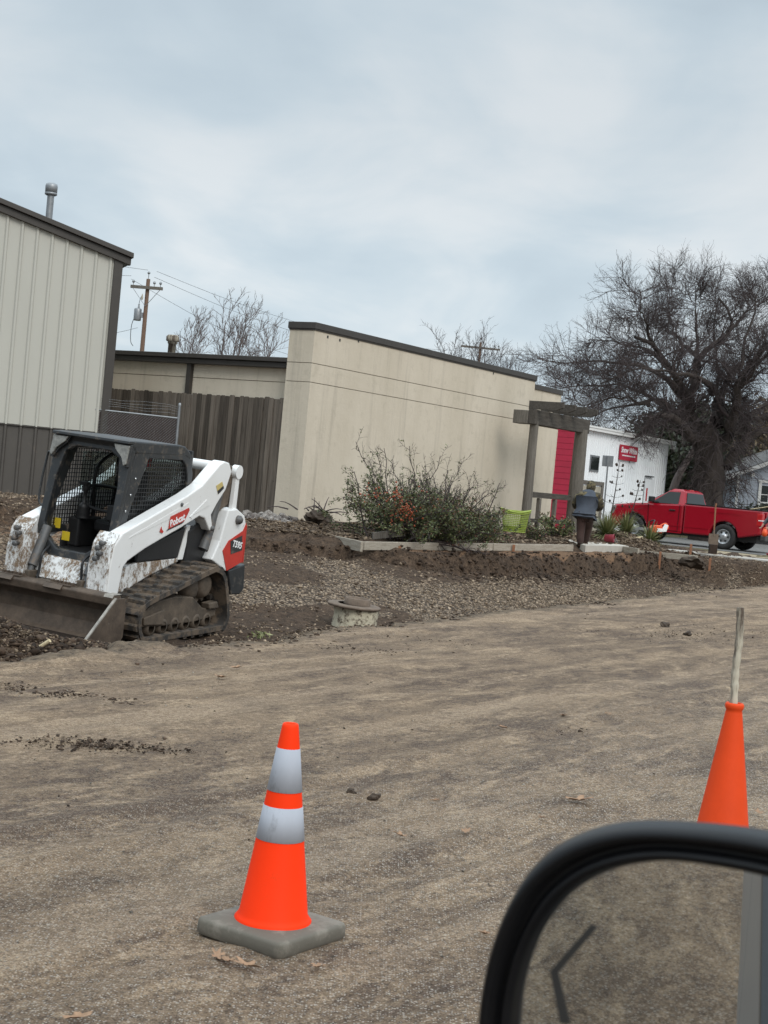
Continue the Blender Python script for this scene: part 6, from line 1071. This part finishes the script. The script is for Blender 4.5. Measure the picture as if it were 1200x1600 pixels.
def standing_person():
    q = at(1206, 868, 45); T = thing('person', 'person at the right edge in grey sweatshirt and blue jeans holding an orange tool', 'person', (q.x + .02, q.y, .31), R(12))
    # faces -x; leaning a little forward
    J = dict(pel=((0, 0, .92), (.12, .15)), waist=((-.03, 0, 1.08), (.11, .14)), chest=((-.06, 0, 1.28), (.125, .17)), uchest=((-.07, 0, 1.42), (.10, .14)), neck=((-.09, 0, 1.52), .055),
        shl=((-.06, .19, 1.40), .066), ell=((-.10, .24, 1.12), .05), wrl=((-.29, .2, .92), .034), shr=((-.06, -.19, 1.40), .066), elr=((-.13, -.24, 1.12), .05), wrr=((-.36, -.22, .84), .034),
        hpl=((0, .10, .88), .10), knl=((-.03, .12, .48), .068), anl=((.03, .12, .09), .045), tol=((-.13, .13, .04), .038), hpr=((0, -.10, .88), .10), knr=((-.06, -.13, .48), .068), anr=((-.03, -.14, .09), .045), tor=((-.19, -.15, .04), .038))
    E_ = chain('pel', 'waist', 'chest', 'uchest', 'neck') + chain('uchest', 'shl', 'ell', 'wrl') + chain('uchest', 'shr', 'elr', 'wrr') + chain('pel', 'hpl', 'knl', 'anl', 'tol') + chain('pel', 'hpr', 'knr', 'anr', 'tor')
    nd = {k: (p, (r * .92 if not isinstance(r, tuple) else (r[0] * .92, r[1] * .92))) for k, (p, r) in J.items()}; ed = list(E_)
    hand(nd, ed, 'l', 'wrl', (-.31, .2, .90), (-.6, 0, -1), (0, -1, 0), 1); hand(nd, ed, 'r', 'wrr', (-.38, -.22, .82), (-.5, 0, -1), (0, 1, 0), 1); head(nd, ed, 'neck', (-.12, 0, 1.65), (-1, 0, -.2)); skin('body', nd, ed, M_['skin'], T, 'pel')
    ja = {k: (J[k][0], (J[k][1] + .024) if not isinstance(J[k][1], tuple) else tuple(x + .025 for x in J[k][1])) for k in ('pel', 'waist', 'chest', 'uchest', 'shl', 'ell', 'wrl', 'shr', 'elr', 'wrr')}; skin('sweatshirt', ja, chain('pel', 'waist', 'chest', 'uchest', 'shl', 'ell', 'wrl') + chain('uchest', 'shr', 'elr', 'wrr'), M_['grey'], T, 'waist')
    tr = {k: (J[k][0], (J[k][1] + .018) if not isinstance(J[k][1], tuple) else tuple(x + .015 for x in J[k][1])) for k in ('pel', 'hpl', 'knl', 'anl', 'hpr', 'knr', 'anr')}; skin('jeans', tr, chain('pel', 'hpl', 'knl', 'anl') + chain('pel', 'hpr', 'knr', 'anr'), M_['jeans'], T, 'pel')
    for y, dx in ((.12, .03), (-.14, -.03)): skin('shoe', dict(a=((dx + .03, y, .055), .055), b=((dx - .06, y, .05), .052), c=((dx - .17, y, .035), .042)), chain(*'abc'), M_['redshoe'], T, 'b')
    skin('hair', dict(a=((-.09, 0, 1.68), (.088, .098)), b=((-.10, 0, 1.75), (.084, .096)), c=((-.11, 0, 1.80), (.05, .06))), chain(*'abc'), M_['log'], T, 'a')
    # the orange hand tool it holds
    M0 = Matrix.Translation(T.location) @ Matrix.Rotation(R(12), 4, 'Z'); p = M0 @ Vector((-.43, -.22, .70))
    o = thing('hand_tool', 'orange hand tool hanging from the hand of the person at the right edge', 'tool', p); MB().lathe([(.02, -.14), (.075, -.12), (.09, -.02), (.06, .06), (.03, .09)], 14).build('housing', M_['orange'], o, .0); MB().tube(catmull([(-.05, 0, .02), (-.03, 0, .11), (.03, 0, .11), (.05, 0, .02)], 5, False), .014, 6).build('grip', M_['orange'], o)
standing_person()

# ================================================================== small things
def basket():
    p = at(803, 832, 30.4); T = thing('laundry_basket', 'lime green plastic laundry basket with holes left of the pergola', 'basket', (p.x, p.y, p.z), R(20)); n = 40; rows = 12; m = MB(); H_ = .47
    def rad(z): return .20 + .065 * z / H_
    def pt(i, z, d=0): a = 2 * math.pi * i / n; r = rad(z) + d; return (r * math.cos(a) * 1.12, r * math.sin(a) * .92, z)
    for i in range(n): m.bar(pt(i, .02), pt(i, H_ - .03), .010, .004)
    for k in range(rows + 1): z = .02 + (H_ - .05) * k / rows; m.tube([pt(i, z) for i in range(n + 1)], .0065 if 0 < k < rows else .012, 4, 0, False)
    m.build('side_wall', M_['green'], T); m = MB(); m.add([pt(i, .03, -.012) for i in range(n)], [tuple(range(n))]); m.add([pt(i, z, -.012) for z in (.03, .12) for i in range(n)], [(i, (i + 1) % n, n + (i + 1) % n, n + i) for i in range(n)]); m.build('bottom', M_['green'], T)
    rim = [Vector(pt(i, H_ - .03 + .028 * math.cos(4 * math.pi * i / n + .6), .012)) for i in range(n + 1)]; m = MB(); m.tube(rim, .017, 8, 0, False); m.tube([v - Vector((0, 0, .035)) for v in rim], .012, 6, 0, False); m.build('rim', M_['green'], T)
basket()
p = at(951, 722, 44); sg = thing('sign_post', 'grey square sign seen from behind on a galvanised post in front of the white building', 'sign', (p.x, p.y, .4), R(-12)); MB().bar((0, 0, 0), (-.02, 0, 2.42), .075, .045).build('post', M_['galv'], sg); MB().box(-.19, .13, .03, .045, 2.10, 2.42).build('sign_plate', M_['galv'], sg, .004)
def lump(name, mat, label, cat, p, s, seed, flat=.7, grp=None, jit=.18):
    g = np.random.default_rng(seed); import bmesh; bm = bmesh.new(); bmesh.ops.create_icosphere(bm, subdivisions=3, radius=1)
    q = g.uniform(-5, 5, 3)
    for v in bm.verts:
        c = v.co; k = 1 + (float(fbm(np.array([c.x * 1.6 + q[0]]), np.array([c.y * 1.6 + c.z * 1.3 + q[1]]), seed, 4)[0]) - .47) * 4 * jit; v.co = Vector((c.x * s[0], c.y * s[1], c.z * s[2])) * k
    me = bpy.data.meshes.new(name); bm.to_mesh(me); bm.free(); o = finish(me, name, M_[mat]); o.location = p; o.rotation_euler = (0, 0, g.uniform(0, 6)); return tag(o, label, cat, grp)
for (u, v, lb, s, sd_) in ((548, 1240, 'left of two dark soil clods on the road right of the striped cone', .018, 1), (585, 1249, 'right of two dark soil clods on the road right of the striped cone', .02, 2)):
    q = on_ground(u, v); lump('soil_clod', 'mud', lb, 'clod', q + Vector((0, 0, s * .5)), (s * 1.5, s * 1.1, s), sd_, grp='soil clods on the road', jit=.4)
for (u, v, d, s, lb) in ((1040, 978, 0, .05, 'dark soil lump far along the road left of the stick'), (1075, 992, 0, .04, 'dark soil lump in the smeared mud left of the stick')):
    q = on_ground(u, v); lump('soil_clod', 'mud', lb, 'clod', q + Vector((0, 0, .015)), (s * 1.6, s, s * .7), int(u), grp='soil clods on the road', jit=.4)
q = at(939, 816, 38.3); lump('rock', 'rock', 'long mossy grey rock right of the stooping person', 'rock', q + Vector((0, 0, -.05)), (.30, .2, .13), 31)
q = at(1100, 882, 34.0); lump('soil_mound', 'mud', 'dark mud mound on the bank below the shovel', 'soil', at(1085, 878, 34.0), (.26, .24, .12), 35, jit=.5)
q = at(495, 806, 29.0); lump('debris_bag', 'mud', 'dark bundle of roots and debris at the stucco corner', 'debris', q + Vector((0, 0, -.02)), (.27, .2, .11), 34, jit=.5)
dbt = bpy.data.objects['debris_bag']; g = np.random.default_rng(3); P = []
for k in range(14):
    a = Vector((g.normal(0, .2), g.normal(0, .15), .1)); d = Vector((g.normal(0, 1), g.normal(0, .5), g.uniform(0, .7))).normalized(); P.append(polyl([a, a + d * .25, a + d * .42 + Vector((0, 0, -.06))], 5))
V, Q = tubes(np.array(P), np.linspace(.016, .006, 5)[None].repeat(14, 0), 5); np_mesh('root_strand', V, Q, M_['twig'], dbt)['kind'] = 'stuff'
q = at(952, 843, 36.2); o = thing('red_bucket', 'small red bucket lying on its side on the pale walkway', 'bucket', q + Vector((0, 0, .03)), R(-20)); MB().lathe([(0, -.11), (.085, -.11), (.105, .09), (.11, .095), (.11, .115), (.098, .115), (.085, -.09)], 20, axis='x').build('shell', M_['bucketred'], o); MB().tube(catmull([(.13, -.12, 0), (.2, -.06, -.1), (.22, .05, -.12), (.13, .12, 0)], 5, False), .006, 6).build('handle', M_['galv'], o)
q = at(1020, 832, 39.0); o = thing('chainsaw', 'orange and white chainsaw lying in front of the pickup', 'chainsaw', q, R(15))
MB().prism([(-.12, 0), (.22, 0), (.26, .1), (.2, .2), (.0, .2), (-.12, .12)], -.10, .10).build('motor_body', M_['orange'], o, .02); MB().prism([(.05, .02), (.32, .05), (.36, .22), (.26, .25), (.2, .12), (.06, .12)], -.102, -.13).build('side_cover', M_['letter'], o, .008); MB().tube(catmull([(-.1, -.1, .05), (-.06, -.12, .26), (.02, 0, .32), (-.06, .12, .26), (-.1, .1, .05)], 5, False), .016, 8).build('front_handle', M_['black'], o); MB().tube(catmull([(.2, 0, .2), (.34, 0, .26), (.42, 0, .16), (.3, 0, .04)], 5, False), .02, 8).build('rear_handle', M_['orange'], o); MB().prism([(-.12, .03), (-.72, .05), (-.76, .07), (-.72, .095), (-.12, .11)], -.006, .006).build('guide_bar', M_['galv'], o)
p = at(1114, 856, 36.4); o = thing('shovel', 'long handled shovel standing upright in the soil beside the rear wheel of the pickup', 'shovel', p, R(-10)); o.rotation_euler = (R(-3), R(-1), R(5))
MB().tube([(0, 0, .30), (.0, 0, 1.0), (.012, 0, 1.08)], .02, 8).build('handle', M_['stake'], o); sb = MB(); sb.prism([(-.12, .34), (.12, .34), (.125, .12), (.09, .0), (0, -.06), (-.09, 0), (-.125, .12)], -.006, .008); sb.tube([(0, .01, .28), (0, .0, .44)], [.03, .022], 8); sb.build('blade', M_['iron'], o, .002)
p = at(1114, 857, 36.0); o = MB().box(-.09, .09, -.09, .09, -.12, .10).build('wood_block', M_['log'], None, .01); o.location = p; tag(o, 'dark square wood block beside the shovel blade', 'block')
# dry leaves on the road
def leafmesh(name, sd_, s=.05, oak=True):
    g = np.random.default_rng(sd_); n = 26; v = []
    for i in range(n):
        a = 2 * math.pi * i / n; lob = 1 + (.42 * math.sin(5 * a + sd_) if oak else .1 * math.sin(3 * a)); x = math.cos(a) * s * (1 + .2 * g.uniform(-1, 1)) * lob; y = math.sin(a) * s * .55 * lob; v.append((x, y, .006 + .35 * abs(y) + g.uniform(0, .006) + .25 * max(x, 0)))
    v.append((0, 0, .006)); return MB().add(v, [(i, (i + 1) % n, n) for i in range(n)], 0, True).build(name, M_['leaf' if sd_ % 2 else 'leaf2'])
GLF = 'dry leaves lying on the dirt road'; lf0 = None
for i, (u, v, s, oak, lb) in enumerate(((905, 1253, .055, True, 'large brown oak leaf curled on the road left of the plain cone'), (728, 1302, .028, True, 'pale dry leaf on the road above the mirror'), (626, 1308, .028, True, 'brown leaf on the road right of the striped cone base'), (846, 1280, .022, False, 'small leaf on the road just above the mirror top'), (880, 1120, .035, True, 'brown leaf on the road in the middle distance'), (680, 1253, .02, False, 'small leaf on the road between the two cones'), (950, 1118, .035, True, 'reddish leaf on the road left of the plain cone tip'), (785, 1138, .03, False, 'pale leaf on the road straight above the mirror corner'), (345, 1060, .05, True, 'tan leaf on the road in front of the track loader'), (757, 1462, .022, True, 'small leaf on the road just left of the mirror'), (122, 1594, .03, True, 'dry leaf at the bottom left corner of the road'), (340, 1497, .03, True, 'crumpled leaf under the left front edge of the striped cone base'), (385, 1512, .034, True, 'crumpled leaf touching the front corner of the striped cone base'), (495, 1515, .03, True, 'dry leaf right of the front corner of the striped cone base'), (355, 1505, .026, False, 'pale crumpled leaf at the front edge of the striped cone base'), (370, 1045, .045, True, 'small leaf on the road near the manhole'), (1185, 1272, .03, True, 'pale leaf right of the plain cone'))):
    q = on_ground(u, v, .008); o = leafmesh('fallen_leaf', i * 3 + 1 + (i % 2), s, oak); o.location = q; o.rotation_euler = (0, 0, i * 1.3); tag(o, lb, 'leaf', GLF)
# a broken branch in the spoil by the bucket
tw = MB().tube(catmull([at(-10, 1003, 12.75), at(30, 1012, 12.7), at(52, 1016, 12.65), at(78, 1001, 12.6)], 5, False), .018, 6).build('branch', M_['lumber']); tag(tw, 'broken pale branch in the spoil in front of the loader bucket', 'branch')
